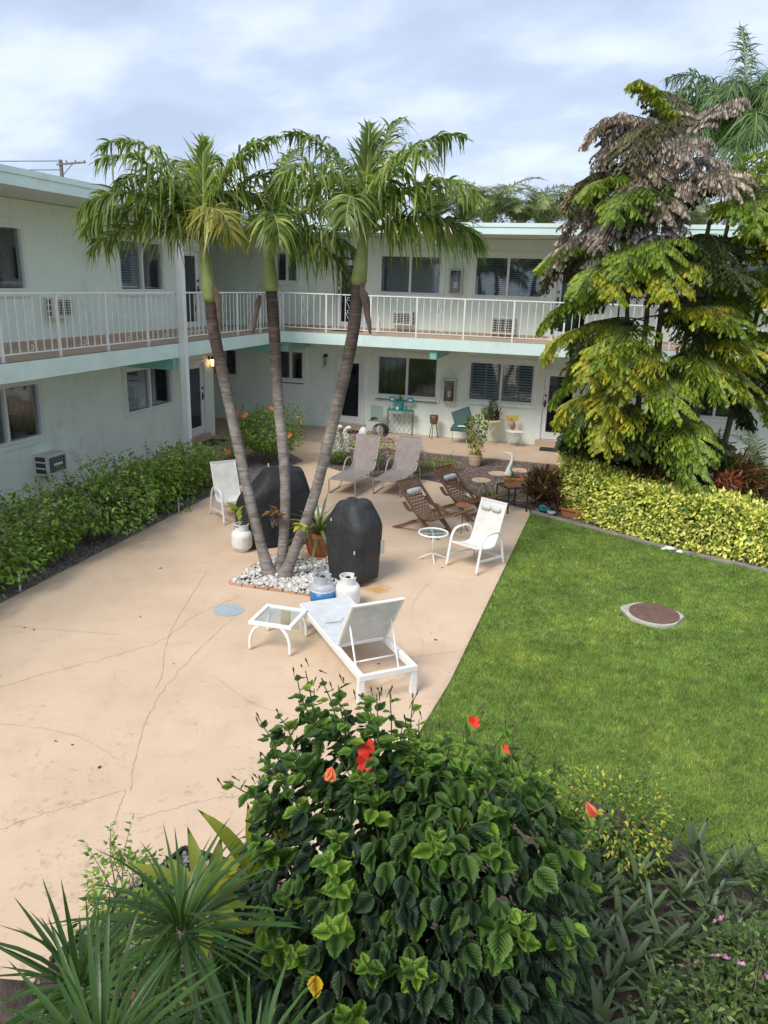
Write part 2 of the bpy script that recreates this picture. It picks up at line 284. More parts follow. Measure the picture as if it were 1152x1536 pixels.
LM_drac = leafmat('dracaena blades', [(0, (0.022, 0.055, 0.014)), (0.6, (0.045, 0.10, 0.022)), (0.9, (0.095, 0.145, 0.055)), (1, (0.20, 0.18, 0.08))], 0.2, 0.38)
LM_brom = leafmat('strap leaves', [(0, (0.06, 0.10, 0.03)), (0.6, (0.16, 0.20, 0.07)), (1, (0.36, 0.36, 0.20))], 0.25, 0.4)
LM_cord = leafmat('yellow green cordyline leaves', [(0, (0.09, 0.16, 0.03)), (0.5, (0.22, 0.28, 0.04)), (1, (0.5, 0.42, 0.04))], 0.35, 0.38)
LM_far = leafmat('far palm leaflets', [(0, (0.09, 0.125, 0.045)), (0.6, (0.17, 0.21, 0.08)), (1, (0.32, 0.31, 0.17))], 0.2, 0.5)
LM_royal = leafmat('royal palm leaflets', [(0, (0.05, 0.11, 0.035)), (0.7, (0.10, 0.18, 0.055)), (1, (0.18, 0.26, 0.09))], 0.2, 0.45)
LM_redf = leafmat('red hibiscus petals', [(0, (0.62, 0.02, 0.012)), (1, (0.78, 0.06, 0.03))], 0.3, 0.5, (1.2, 0.8, 0.8))
LM_orf = leafmat('coral petals', [(0, (0.68, 0.14, 0.06)), (1, (0.80, 0.28, 0.15))], 0.3, 0.5, (1.2, 0.8, 0.8))
LM_pink = leafmat('pink petals', [(0, (0.55, 0.17, 0.36)), (1, (0.72, 0.42, 0.58))], 0.3, 0.5, (1.1, 0.9, 1))
LM_bud = leafmat('dark flower buds', [(0, (0.05, 0.06, 0.02)), (1, (0.11, 0.09, 0.045))], 0.1, 0.5)
LM_yleaf = leafmat('yellow old leaf', [(0, (0.55, 0.30, 0.03)), (1, (0.7, 0.45, 0.04))], 0.3, 0.5)
LM_grass = leafmat('grass blades', [(0, (0.11, 0.21, 0.038)), (0.5, (0.19, 0.32, 0.06)), (0.82, (0.29, 0.42, 0.10)), (1, (0.52, 0.50, 0.27))], 0.3, 0.5)

# ---------------------------------------------------------------- mesh helpers
class MB:
    def __init__(s): s.v = []; s.f = []; s.mi = []; s.n = 0; s.m = 0; s.T = None
    def add(s, V, F, m=None):
        V = np.asarray(V, float).reshape(-1, 3)
        if s.T is not None: V = V @ s.T[:3, :3].T + s.T[:3, 3]
        s.v.append(V); b = s.n
        for f in F: s.f.append(tuple(i + b for i in f)); s.mi.append(s.m if m is None else m)
        s.n += len(V); return s
    def box(s, c, d, rz=0, rx=0, ry=0, m=None):
        h = np.array(d) / 2
        V = np.array([(x, y, z) for x in (-1, 1) for y in (-1, 1) for z in (-1, 1)]) * h
        if rz or rx or ry:
            Rm = np.array(Matrix.Rotation(rz, 3, 'Z') @ Matrix.Rotation(ry, 3, 'Y') @ Matrix.Rotation(rx, 3, 'X')); V = V @ Rm.T
        return s.add(V + np.array(c), [(0, 1, 3, 2), (4, 6, 7, 5), (0, 4, 5, 1), (2, 3, 7, 6), (0, 2, 6, 4), (1, 5, 7, 3)], m)
    def bb(s, x0, x1, y0, y1, z0, z1, m=None): return s.box(((x0 + x1) / 2, (y0 + y1) / 2, (z0 + z1) / 2), (abs(x1 - x0), abs(y1 - y0), abs(z1 - z0)), m=m)
    def beam(s, p, q, w, h, up=(0, 0, 1), m=None):
        p = np.array(p, float); q = np.array(q, float); d = q - p; d /= np.linalg.norm(d)
        a = np.cross(d, up); a /= np.linalg.norm(a); b = np.cross(a, d)
        V = [pt + a * w / 2 * i + b * h / 2 * j for pt in (p, q) for i, j in ((-1, -1), (1, -1), (1, 1), (-1, 1))]
        return s.add(V, [(0, 1, 2, 3), (7, 6, 5, 4), (0, 4, 5, 1), (1, 5, 6, 2), (2, 6, 7, 3), (3, 7, 4, 0)], m)
    def tube(s, P, r, n=8, m=None, cap=True, flat=1.0):
        P = np.array(P, float); k = len(P); r = np.broadcast_to(np.array(r, float), (k,))
        T = np.gradient(P, axis=0); T /= np.linalg.norm(T, axis=1)[:, None] + 1e-9
        a = np.cross(T[0], (0, 0, 1.0)); 
        if np.linalg.norm(a) < 0.05: a = np.cross(T[0], (0, 1.0, 0))
        a /= np.linalg.norm(a); V = []
        for i in range(k):
            a = a - T[i] * a.dot(T[i]); a /= np.linalg.norm(a); b = np.cross(T[i], a)
            for j in range(n):
                t = 2 * math.pi * j / n; V.append(P[i] + (a * math.cos(t) + b * math.sin(t) * flat) * r[i])
        F = [(i * n + j, i * n + (j + 1) % n, (i + 1) * n + (j + 1) % n, (i + 1) * n + j) for i in range(k - 1) for j in range(n)]
        if cap: F += [tuple(range(n - 1, -1, -1)), tuple((k - 1) * n + j for j in range(n))]
        return s.add(V, F, m)
    def lathe(s, prof, n=20, c=(0, 0, 0), m=None, ax=None):
        V = []; F = []
        for r_, z_ in prof:
            for j in range(n):
                t = 2 * math.pi * j / n; V.append((r_ * math.cos(t), r_ * math.sin(t), z_))
        k = len(prof)
        F = [(i * n + j, i * n + (j + 1) % n, (i + 1) * n + (j + 1) % n, (i + 1) * n + j) for i in range(k - 1) for j in range(n)]
        F += [tuple(range(n - 1, -1, -1)), tuple((k - 1) * n + j for j in range(n))]
        V = np.array(V)
        if ax is not None: V = V @ np.array(Vector((0, 0, 1)).rotation_difference(Vector(ax)).to_matrix()).T
        return s.add(V + np.array(c), F, m)
    def poly(s, pts, z0, z1, m=None):
        n = len(pts); V = [(x, y, z0) for x, y in pts] + [(x, y, z1) for x, y in pts]
        return s.add(V, [tuple(range(n - 1, -1, -1)), tuple(range(n, 2 * n))] + [(i, (i + 1) % n, n + (i + 1) % n, n + i) for i in range(n)], m)
    def sheet(s, G, m=None, th=0):      # G: rows x cols x 3
        G = np.array(G, float); a, b = G.shape[:2]
        F = [(i * b + j, (i + 1) * b + j, (i + 1) * b + j + 1, i * b + j + 1) for i in range(a - 1) for j in range(b - 1)]
        return s.add(G.reshape(-1, 3), F, m)
def mkmesh(name, V, F, mats, mi=None, smooth=False):
    me = bpy.data.meshes.new(name); me.from_pydata(V.tolist() if hasattr(V, 'tolist') else V, [], F)
    for x in (mats if isinstance(mats, (list, tuple)) else [mats]): me.materials.append(x)
    if mi is not None and any(mi): me.polygons.foreach_set('material_index', mi)
    if smooth: me.polygons.foreach_set('use_smooth', [True] * len(me.polygons))
    me.update(); return me
def fastmesh(name, V, F, mat, smooth=False, mi=None, uvt=None):      # V (N,3), F (M,k) numpy, same-size faces
    me = bpy.data.meshes.new(name); k = F.shape[1]; me.vertices.add(len(V)); me.vertices.foreach_set('co', V.astype(np.float32).ravel())
    me.loops.add(F.size); me.loops.foreach_set('vertex_index', F.astype(np.int32).ravel())
    me.polygons.add(len(F)); me.polygons.foreach_set('loop_start', np.arange(0, F.size, k, dtype=np.int32))
    for x in (mat if isinstance(mat, (list, tuple)) else [mat]): me.materials.append(x)
    if mi is not None: me.polygons.foreach_set('material_index', mi.astype(np.int32))
    if smooth: me.polygons.foreach_set('use_smooth', np.ones(len(F), bool))
    me.update(calc_edges=True)
    if uvt is not None:
        uvt = np.asarray(uvt)[:, :2]; me.uv_layers.new(name='UVMap').data.foreach_set('uv', uvt[F.ravel() % len(uvt)].astype(np.float32).ravel())
    return me
def inst(tv, tf, Rm, P, S):           # template verts/faces -> merged arrays. Rm (N,3,3) columns = local axes
    tv = np.asarray(tv, float); tf = np.asarray(tf); N = len(P)
    S = np.asarray(S, float)
    if S.ndim == 1: S = np.repeat(S[:, None], 3, 1)
    V = np.einsum('nij,nkj->nki', Rm, tv[None] * S[:, None, :]) + P[:, None, :]
    F = tf[None] + (np.arange(N) * len(tv))[:, None, None]
    return V.reshape(-1, 3), F.reshape(-1, tf.shape[1])
def frames(D, Nn):                    # D leaf direction (x axis), Nn approx normal (z axis)
    D = D / (np.linalg.norm(D, axis=1)[:, None] + 1e-9); Nn = Nn - D * (D * Nn).sum(1)[:, None]
    Nn = Nn / (np.linalg.norm(Nn, axis=1)[:, None] + 1e-9); Y = np.cross(Nn, D)
    return np.stack([D, Y, Nn], axis=2)
def obj(name, me, parent=None):
    o = bpy.data.objects.new(name, me); COL.objects.link(o)
    if parent is not None: o.parent = parent
    return o
def tag(o, label=None, cat=None, group=None, kind=None):
    if label: o['label'] = label
    if cat: o['category'] = cat
    if group: o['group'] = group
    if kind: o['kind'] = kind
    return o
def thing(name, label, cat, loc=(0, 0, 0), rz=0, group=None):
    o = bpy.data.objects.new(name, None); COL.objects.link(o); o.location = loc; o.rotation_euler = (0, 0, rz); o.empty_display_size = 0.1
    return tag(o, label, cat, group)
def part(name, mb, mats, parent, label=None, kind=None, smooth=False, world=False):
    V = np.concatenate(mb.v)
    if world:
        r = parent
        while r is not None: V = V - np.array(r.location); r = r.parent
    return tag(obj(name, mkmesh(name, V, mb.f, mats, mb.mi, smooth), parent), label, None, None, kind)
def single(name, mb, mats, label, cat, loc=(0, 0, 0), rz=0, group=None, smooth=False, kind=None):
    o = obj(name, mkmesh(name, np.concatenate(mb.v), mb.f, mats, mb.mi, smooth)); o.location = loc; o.rotation_euler = (0, 0, rz)
    return tag(o, label, cat, group, kind)
def structure(name, mb, mats, smooth=False):
    return tag(obj(name, mkmesh(name, np.concatenate(mb.v), mb.f, mats, mb.mi, smooth)), kind='structure')
def copy_tree(o, parent=None):
    c = o.copy(); COL.objects.link(c)
    if parent is not None: c.parent = parent
    for ch in list(o.children): copy_tree(ch, c)
    return c
def recopy(o, loc, rz, label): c = copy_tree(o); c.location = loc; c.rotation_euler = (0, 0, rz); c['label'] = label; return c
def vrand(n, s=1.0): return RNG.normal(size=(n, 3)) * s
def smoothpath(P, n):                 # Catmull-Rom
    P = np.array(P, float); P = np.vstack([2 * P[0] - P[1], P, 2 * P[-1] - P[-2]]); k = len(P) - 3; out_ = []
    for t in np.linspace(0, k - 1e-6, n):
        i = int(t); u = t - i; a, b, c, d = P[i:i + 4]
        out_.append(0.5 * (2 * b + (c - a) * u + (2 * a - 5 * b + 4 * c - d) * u * u + (3 * b - a - 3 * c + d) * u ** 3))
    return np.array(out_)

# leaf templates: x along the leaf, y across, z normal
def hib_tmpl():
    up = [(0, .03), (.06, .20), (.20, .33), (.30, .355), (.36, .40), (.46, .345), (.53, .365), (.62, .27), (.69, .28), (.78, .165), (.85, .16), (1, 0)]
    V = [(x, y, .22 * y - .14 * x * x + .03 * math.sin(x * 14)) for x, y in up]; n = len(up); V += [(x, -y, .22 * y - .14 * x * x + .03 * math.sin(x * 14 + 1)) for x, y in up[:-1]]
    M0 = len(V); mid = [.15, .4, .65]; V += [(x, 0, -.14 * x * x - .02) for x in mid]; F = []
    def side(ix):
        near = lambda x: M0 + int(np.argmin([abs(x - q) for q in mid]))
        for i in range(n - 1):
            a, b = ix(i), ix(i + 1); ca, cb_ = near(up[i][0]), near(up[i + 1][0]); F.append((a, ca, b))
            if ca != cb_: F.append((b, ca, cb_))
    side(lambda i: i); side(lambda i: (n + i) if i < n - 1 else n - 1); return np.array(V), np.array(F)
T_HIB = hib_tmpl()
T_OVAL = (np.array([(0, 0, 0), (.35, .24, .06), (1, 0, -.06), (.35, -.24, .06), (.5, 0, -.01)]), np.array([(0, 4, 1), (1, 4, 2), (0, 3, 4), (3, 2, 4)]))
T_LANCE = (np.array([(0, .03, 0), (.3, .09, .03), (.7, .07, .0), (1, 0, -.12), (.7, -.07, .0), (.3, -.09, .03), (0, -.03, 0), (.3, 0, 0), (.7, 0, -.03)]),
           np.array([(0, 7, 1), (1, 7, 8), (1, 8, 2), (2, 8, 3), (0, 6, 7), (6, 5, 7), (5, 8, 7), (5, 4, 8), (4, 3, 8)]))
def blade_tmpl(w, droop, seg=5, fold=0.25, w0=0.5):
    V = []; F = []
    for i in range(seg + 1):
        t = i / seg; ww = w * (w0 + (1 - w0) * min(1, t * 4)) * (1 - max(0, (t - .45) / .55) ** 1.6); z = -droop * t * t; x_ = t * (1 - 0.25 * droop * t)
        V += [(x_, ww, z + ww * fold), (x_, 0, z), (x_, -ww, z + ww * fold)]
    for i in range(seg):
        a = i * 3; b = a + 3
        F += [(a, b, b + 1), (a, b + 1, a + 1), (a + 1, b + 1, b + 2), (a + 1, b + 2, a + 2)]
    return np.array(V), np.array(F)

# ================================================================ SETTING
g = MB(); g.add([(-300, -300, -0.03), (300, -300, -0.03), (300, 400, -0.03), (-300, 400, -0.03)], [(0, 1, 2, 3)])
structure('ground', g, M_ground)
lawn_poly = [(-1.8, 0.5), (9, 0.5), (9, 11.5), (5, 12.15), (2.95, 12.75), (1.4, 13.38), (0.5, 13.85), (-0.2, 14.2), (-1.12, 14.72), (-1.125, 14.5), (-1.305, 7.55), (-1.725, 2.4)]
g = MB(); g.add([(x, y, 0.0) for x, y in lawn_poly], [tuple(range(len(lawn_poly)))]); structure('lawn', g, M_ground)
patio_poly = [(-7.43, -3), (-1.85, -3), (-1.72, 2.4), (-1.3, 7.55), (-1.12, 14.5), (-1.16, 14.85), (-2.58, 15.63), (-3.1, 16.15), (-3.66, 16.42), (-4.86, 16.2), (-5.6, 16.35), (-6.41, 16.8), (-6.6, 17.6), (-6.55, 19.36),
              (-7.3, 19.36), (-8.6, 19.36), (-8.6, 18.0), (-7.6, 17.75), (-6.98, 17.1), (-7.1, 15.6), (-7.5, 13.4)]
g = MB(); g.poly(patio_poly, -0.1, 0.03); patio = structure('patio', g, M_patio)
g = MB(); g.bb(-12.8, 9, 19.363, 21.655, -0.1, 0.034); g.bb(-10.5, -8.603, -3, 19.36, -0.1, 0.034); structure('walkway', g, M_floor)
bedL = [(-8.6, -3), (-7.433, -3), (-7.433, 7.5), (-7.503, 13.4), (-7.103, 15.6), (-6.983, 17.1), (-7.603, 17.75), (-8.6, 18.0)]
bedC = [(-6.54, 19.36), (-6.59, 17.6), (-6.4, 16.81), (-5.59, 16.36), (-4.86, 16.21), (-3.65, 16.43), (-3.1, 16.16), (-2.57, 15.64), (-1.15, 14.86), (-1.0, 14.85), (0.5, 14.0), (1.4, 13.52), (2.95, 12.9), (5, 12.3), (9, 11.6), (9, 19.36)]
bedN = [(-3.1, 2.3), (-3.0, 3.2), (-2.9, 3.9), (-2.75, 4.25), (-1.9, 4.2), (-1.3, 4.7), (-0.3, 5.4), (0.25, 5.9), (0.8, 5.75), (1.4, 5.3), (1.9, 5.15), (4, 4.9), (4, 0.2), (-3.1, 0.2)]
def bed(pts, z): g = MB(); g.add([(x, y, z) for x, y in pts], [tuple(range(len(pts)))]); return g
structure('flower_bed', bed(bedL, 0.012), M_soil); structure('flower_bed', bed(bedC, 0.008), M_soil); structure('flower_bed', bed(bedN, 0.036), M_soil)
# thin concrete edging between lawn and hedge bed
c1 = smoothpath([(-1.10, 14.78, 0), (-0.2, 14.28, 0), (0.5, 13.93, 0), (1.4, 13.45, 0), (2.95, 12.82, 0), (5, 12.2, 0), (9, 11.5, 0)], 40)
g = MB(); tdir = np.gradient(c1, axis=0); nrm = np.stack([-tdir[:, 1], tdir[:, 0], tdir[:, 2] * 0], 1); nrm /= np.linalg.norm(nrm, axis=1)[:, None]
wv = 0.07 + 0.015 * np.sin(np.arange(40) * 1.7)[:, None]
g.sheet([np.array([a - n_ * w_ + [0, 0, 0.0], a - n_ * w_ + [0, 0, 0.035], a + n_ * w_ + [0, 0, 0.035], a + n_ * w_]) for a, n_, w_ in zip(c1, nrm, wv)])
structure('path', g, M_curb)

def in_poly(P, poly):
    x, y = P[:, 0], P[:, 1]; c = np.zeros(len(P), bool); n = len(poly); j = n - 1
    for i in range(n):
        xi, yi = poly[i]; xj, yj = poly[j]
        c ^= ((yi > y) != (yj > y)) & (x < (xj - xi) * (y - yi) / (yj - yi + 1e-12) + xi); j = i
    return c
def sample_poly(poly, n, box=None):
    p = np.array(poly); lo = p.min(0); hi = p.max(0)
    if box: lo = np.maximum(lo, box[0]); hi = np.minimum(hi, box[1])
    P = RNG.uniform(lo, hi, (n, 2)); return P[in_poly(P, poly)]
# mulch chips
tet = (np.array([(-.5, -.5, 0), (.5, -.4, .1), (.45, .5, 0), (-.5, .4, .15), (0, 0, .7)]), np.array([(0, 1, 4), (1, 2, 4), (2, 3, 4), (3, 0, 4)]))
def chips(poly, n, z, box, label):
    P2 = sample_poly(poly, n, box); n = len(P2); P = np.c_[P2, np.full(n, z)]
    a = RNG.uniform(0, 6.28, n); D = np.c_[np.cos(a), np.sin(a), RNG.normal(size=n) * .2]; Rm = frames(D, np.array([0, 0, 1.0]) + vrand(n, .3))
    S = np.c_[RNG.uniform(.02, .075, n), RNG.uniform(.008, .022, n), RNG.uniform(.008, .03, n)]
    V, F = inst(*tet, Rm, P, S); tag(obj('mulch', fastmesh('mulch', V, F, M_chip)), label, 'mulch', kind='stuff')
chips(bedL, 34000, .012, ((-8.6, 5), (-6.9, 18)), 'dark bark mulch under the green hedge along the left wing')
chips(bedC, 60000, .008, ((-6.6, 13), (3.5, 19.4)), 'grey brown bark mulch in the bed in front of the rear walkway')
chips(bedN, 9000, .036, ((-3.2, 1.5), (2.5, 5.9)), 'dark bark mulch under the nearest shrubs')
# grass blades
lawn_wide = [(x - .035 if x < -1 else x, y) for x, y in lawn_poly]
def grass(n, y0, y1, hmin, hmax, w):
    P2 = sample_poly(lawn_wide, n, ((-2, y0), (5.2, y1))); P2[:, 0] += RNG.normal(size=len(P2)) * .012
    keep = ~in_poly(P2, bedN); P2 = P2[keep]; d = np.hypot(P2[:, 0] - 1.02, P2[:, 1] - 10.33); P2 = P2[d > .43]; n = len(P2)
    a = RNG.uniform(0, 6.28, n); lean = RNG.uniform(.1, .9, n); h = RNG.uniform(hmin, hmax, n)
    d2 = np.c_[np.cos(a), np.sin(a)]; b = RNG.uniform(0, 6.28, n); wd = np.c_[np.cos(b), np.sin(b), np.zeros(n)] * w
    B = np.c_[P2, np.full(n, -.002)]; tip = B + np.c_[d2 * (h * lean)[:, None], h * np.sqrt(1 - (lean * .7) ** 2)]
    V = np.stack([B - wd, B + wd, tip], 1).reshape(-1, 3); F = np.arange(3 * n).reshape(-1, 3); return V, F
Va, Fa = grass(260000, 4.4, 9, .025, .06, .0035); Vb, Fb = grass(190000, 9, 15, .025, .055, .005)
V = np.r_[Va, Vb]; F = np.r_[Fa, Fb + len(Va)]
tag(obj('grass', fastmesh('grass', V, F, LM_grass)), 'short green grass of the lawn', 'grass', kind='stuff')
# cracks and joints in the patio slab
def crack(P, w, mat, jit=0.012, n=60):
    P = smoothpath([(x, y, 0.033) for x, y in P], n); P[1:-1, :2] += RNG.normal(size=(n - 2, 2)) * jit
    d = np.gradient(P, axis=0); nr = np.stack([-d[:, 1], d[:, 0], d[:, 2] * 0], 1); nr /= np.linalg.norm(nr, axis=1)[:, None]
    ww = w * .42 * RNG.uniform(.3, 1.2, n)[:, None]; g = MB(); g.sheet(np.stack([P - nr * ww, P + nr * ww], 1)); part('crack', g, mat, patio)
CR = [([(-6.3, 5.2), (-5.6, 6.2), (-4.9, 7.25), (-4.85, 8.1), (-4.6, 8.9)], .008, M_crack, .014), ([(-4.35, 8.3), (-4.3, 7.0), (-4.1, 5.9), (-3.75, 5.1), (-3.55, 4.75)], .008, M_crack, .01),
      ([(-3.6, 4.75), (-3.35, 4.2), (-3.0, 3.9)], .007, M_crack, .006), ([(-3.6, 4.75), (-4.1, 4.2), (-4.3, 3.9)], .006, M_crack, .008), ([(-3.3, 4.45), (-2.8, 4.9), (-2.3, 5.1)], .006, M_crack, .008),
      ([(-2.6, 6.0), (-2.5, 6.3), (-1.75, 7.9), (-2.2, 9.3), (-2.2, 10.4)], .007, M_joint, .006), ([(-5.5, 9.6), (-4.9, 7.6), (-4.4, 6.6), (-4.3, 6.3)], .012, M_joint, .004), ([(-5.6, 5.2), (-4.6, 5.3), (-3.9, 5.1)], .007, M_joint, .006),
      ([(-3.9, 6.8), (-3.2, 6.4), (-2.6, 6.3)], .008, M_joint, .004), ([(-7.1, 7.0), (-5.4, 7.3)], .008, M_joint, .004), ([(-2.4, 11.1), (-2.1, 12.0)], .006, M_crack, .01), ([(-2.2, 12.65), (-1.6, 12.8), (-1.2, 12.9)], .008, M_crack, .008),
      ([(-2.3, 7.35), (-1.9, 7.9), (-1.35, 8.3)], .006, M_joint, .006), ([(-3.3, 11.6), (-2.8, 11.9)], .006, M_joint, .01), ([(-7.3, 10.5), (-6.2, 10.7), (-5.6, 10.2)], .006, M_joint, .01)]
for c in CR: crack(*c)

# ================================================================ BUILDING
XW, XE, YW, YE, YC = -10.5, -8.8, 21.66, 19.98, 19.1     # left wall, slab edge, rear wall, slab edge, corner of left wing
bd = thing('apartment_building', 'two storey pale mint apartment building with white railed balconies around the courtyard', 'building', (-9, 20, 0))
class Fr:                                                  # a wall frame: u along the wall, d out from it
    def __init__(s, O, U, N): s.O = np.array(O, float); s.U = np.array(U, float); s.N = np.array(N, float)
    def p(s, u, d, z): return s.O + s.U * u + s.N * d + np.array([0, 0, z])
    def box(s, g, u0, u1, d0, d1, z0, z1, m=None):
        V = [s.p(u, d, z) for u in (u0, u1) for d in (d0, d1) for z in (z0, z1)]
        g.add(V, [(0, 1, 3, 2), (4, 6, 7, 5), (0, 4, 5, 1), (2, 3, 7, 6), (0, 2, 6, 4), (1, 5, 7, 3)], m)
FL = Fr((XW, 0, 0), (0, 1, 0), (1, 0, 0)); FF = Fr((0, YW, 0), (1, 0, 0), (0, -1, 0))
def wall(fr, u0, u1, z0, z1, holes, name='wall', th=0.2):
    us = sorted({u0, u1, *[h[0] for h in holes], *[h[1] for h in holes]}); zs = sorted({z0, z1, *[h[2] for h in holes], *[h[3] for h in holes]}); g = MB()
    for a, b in zip(us, us[1:]):
        for c, d in zip(zs, zs[1:]):
            if any(a >= h[0] - 1e-6 and b <= h[1] + 1e-6 and c >= h[2] - 1e-6 and d <= h[3] + 1e-6 for h in holes): continue
            g.add([fr.p(a, 0, c), fr.p(b, 0, c), fr.p(b, 0, d), fr.p(a, 0, d)], [(0, 1, 2, 3)])
            g.add([fr.p(a, -th, c), fr.p(b, -th, c), fr.p(b, -th, d), fr.p(a, -th, d)], [(3, 2, 1, 0)])
    for a, b, c, d in holes:
        for q in ([(a, c), (b, c)], [(b, c), (b, d)], [(b, d), (a, d)], [(a, d), (a, c)]):
            (ua, za_), (ub, zb_) = q; g.add([fr.p(ua, 0, za_), fr.p(ub, 0, zb_), fr.p(ub, -th, zb_), fr.p(ua, -th, za_)], [(0, 1, 2, 3)])
    return part(name, g, M_wall, bd, world=True)
def window(fr, u0, u1, z0, z1, kind='dark', sill=True, trimdark=False):
    fw = .055; g = MB()
    fr.box(g, u0, u1, -.12, .02, z1 - fw, z1); fr.box(g, u0, u1, -.12, .02, z0, z0 + fw)
    fr.box(g, u0, u0 + fw, -.12, .018, z0 + fw, z1 - fw); fr.box(g, u1 - fw, u1, -.12, .018, z0 + fw, z1 - fw)
    um = (u0 + u1) / 2; fr.box(g, um - .03, um + .03, -.10, .012, z0 + fw, z1 - fw)
    w_ = part('window', g, M_white, bd, world=True)
    def sub(n, gg, m, **k): return part(n, gg, m, w_, world=True, **k)
    s_ = MB(); fr.box(s_, u0 - .07, u1 + .07, -.02, .055, z0 - .09, z0 - .003); sub('sill', s_, M_wall if sill else M_white)
    t = MB(); fr.box(t, u0 - .10, u0 - .003, -.01, .03, z0 - .003, z1 + .10); fr.box(t, u1 + .003, u1 + .10, -.01, .03, z0 - .003, z1 + .10); fr.box(t, u0 - .003, u1 + .003, -.01, .03, z1 + .003, z1 + .10)
    sub('trim', t, M_wall)
    for a, b in ((u0 + fw, um - .03), (um + .03, u1 - fw)):
        p_ = MB(); fr.box(p_, a, b, -.056, -.05, z0 + fw, z1 - fw); sub('pane', p_, M_glass)
    if kind in ('blind', 'shutter', 'half'):
        for k, (a, b) in enumerate(((u0 + fw + .01, um - .035), (um + .035, u1 - fw - .01))):
            if kind == 'half' and k == 1: continue
            b_ = MB(); step = .055 if kind != 'shutter' else .075; z = z0 + .08
            while z < z1 - .07:
                V = [fr.p(a, -.09, z), fr.p(b, -.09, z), fr.p(b, -.125, z + step * .62), fr.p(a, -.125, z + step * .62)]; b_.add(V, [(0, 1, 2, 3)]); z += step
            if kind == 'shutter':
                for q in (a + .02, (a + b) / 2, b - .02): fr.box(b_, q - .02, q + .02, -.13, -.085, z0 + .06, z1 - .06)
            sub('blind', b_, M_shut if kind == 'shutter' else M_blind, kind='stuff')
    c = MB(); nseg = 40; us = np.linspace(u0, u1, nseg); G = []
    for z in (z0, z1): G.append([fr.p(u, -.17 + .018 * math.sin(i * 1.9), z) for i, u in enumerate(us)])
    c.sheet(G); sub('pane_backing', c, M_curt2 if kind == 'khaki' else M_roomdark)  # dark sheet carries the room's shade in its colour; the khaki one is cloth
    if trimdark:
        q = MB(); u = u0
        while u < u1 - .05: q.box(fr.p(u + .03, .06, z0 - .085), (.055, .03, .03)); u += .082
        sub('dark_stones', q, M_dark, kind='stuff')
def door(fr, u0, u1, z0, z1, handle='r'):
    g = MB(); fw = .07
    fr.box(g, u0, u0 + fw, -.1, .035, z0, z1); fr.box(g, u1 - fw, u1, -.1, .035, z0, z1); fr.box(g, u0 + fw, u1 - fw, -.1, .033, z1 - fw, z1)
    d_ = part('door', g, M_white, bd, world=True)
    a, b, c, d = u0 + fw + .004, u1 - fw - .004, z0 + .02, z1 - fw - .004; sw = .13; s_ = MB()
    fr.box(s_, a, a + sw, -.07, -.02, c, d); fr.box(s_, b - sw, b, -.07, -.02, c, d); fr.box(s_, a + sw, b - sw, -.07, -.022, c, c + .2); fr.box(s_, a + sw, b - sw, -.07, -.022, d - .13, d)
    part('door_leaf', s_, M_white, d_, world=True)
    p_ = MB(); fr.box(p_, a + sw, b - sw, -.05, -.044, c + .2, d - .13); part('pane', p_, M_glassd, d_, world=True)
    k = MB(); fr.box(k, a, b, -.13, -.12, c, d); part('pane_backing', k, M_blind, d_, world=True)
    h = MB(); hu = (b - .06) if handle == 'r' else (a + .06); fr.box(h, hu - .022, hu + .022, -.02, .0, z0 + .92, z0 + 1.12); fr.box(h, hu - .05, hu + .02, .0, .035, z0 + 1.0, z0 + 1.03); fr.box(h, hu - .02, hu + .02, -.02, .01, z0 + 1.22, z0 + 1.28)
    part('handle', h, M_black, d_, world=True)
    st = MB(); fr.box(st, u0 - .05, u1 + .05, -.02, .10, z0 - .17 if z0 < 1 else z0 - .03, z0 - .003); part('door_sill', st, M_floor if z0 < 1 else M_white, d_, world=True)
# left wing
LW = [('w', 7.2, 9.2, 1.2, 2.32, 'blind'), ('w', 10.4, 12.24, 1.22, 2.32, 'half'), ('w', 15.0, 16.98, 1.22, 2.25, 'half'), ('d', 17.62, 18.62, .19, 2.2, 'r'),
      ('w', 10.35, 12.2, 3.97, 5.12, 'half'), ('w', 7.2, 9.2, 3.97, 5.12, 'dark'), ('w', 15.05, 16.85, 3.97, 5.1, 'half'), ('d', 17.62, 18.6, 2.99, 5.05, 'r')]
FWL = [('w', -9.7, -8.82, 1.4, 2.3, 'dark'), ('d', -7.8, -6.86, .2, 2.22, 'l'), ('w', -6.5, -4.64, 1.12, 2.32, 'khaki'), ('w', -3.75, -1.86, 1.16, 2.3, 'shutter'), ('d', -1.66, -.6, .2, 2.2, 'l'), ('w', -11.95, -11.05, 1.4, 2.3, 'dark'),
       ('w', -9.72, -9.0, 4.27, 5.13, 'dark'), ('d', -7.86, -6.88, 2.99, 5.0, 'l'), ('w', -6.5, -4.68, 4.05, 5.12, 'dark'), ('w', -3.77, -1.9, 4.05, 5.14, 'blind'), ('d', -1.57, -.48, 2.99, 5.06, 'l'),
       ('w', 2.0, 3.8, 1.15, 2.3, 'dark'), ('w', 2.0, 3.8, 4.05, 5.12, 'dark')]
ZS0, ZS1, ZR0, ZR1 = 2.68, 2.955, 5.57, 5.80
for fr, items, u0, u1 in ((FL, LW, -3, YC), (FF, FWL, -12.8, 9)):
    for lo, hi in ((0, ZS0), (ZS1 + .002, ZR0)):
        it = [i for i in items if lo <= i[3] < hi]; wall(fr, u0, u1, lo, hi, [(i[1], i[2], i[3], i[4]) for i in it])
        for k, i in enumerate(it):
            if i[0] == 'w': window(fr, i[1], i[2], i[3], i[4], i[5], True, i[1] in (-9.7, -6.5) and lo == 0)
            else: door(fr, i[1], i[2], i[3], i[4], i[5])
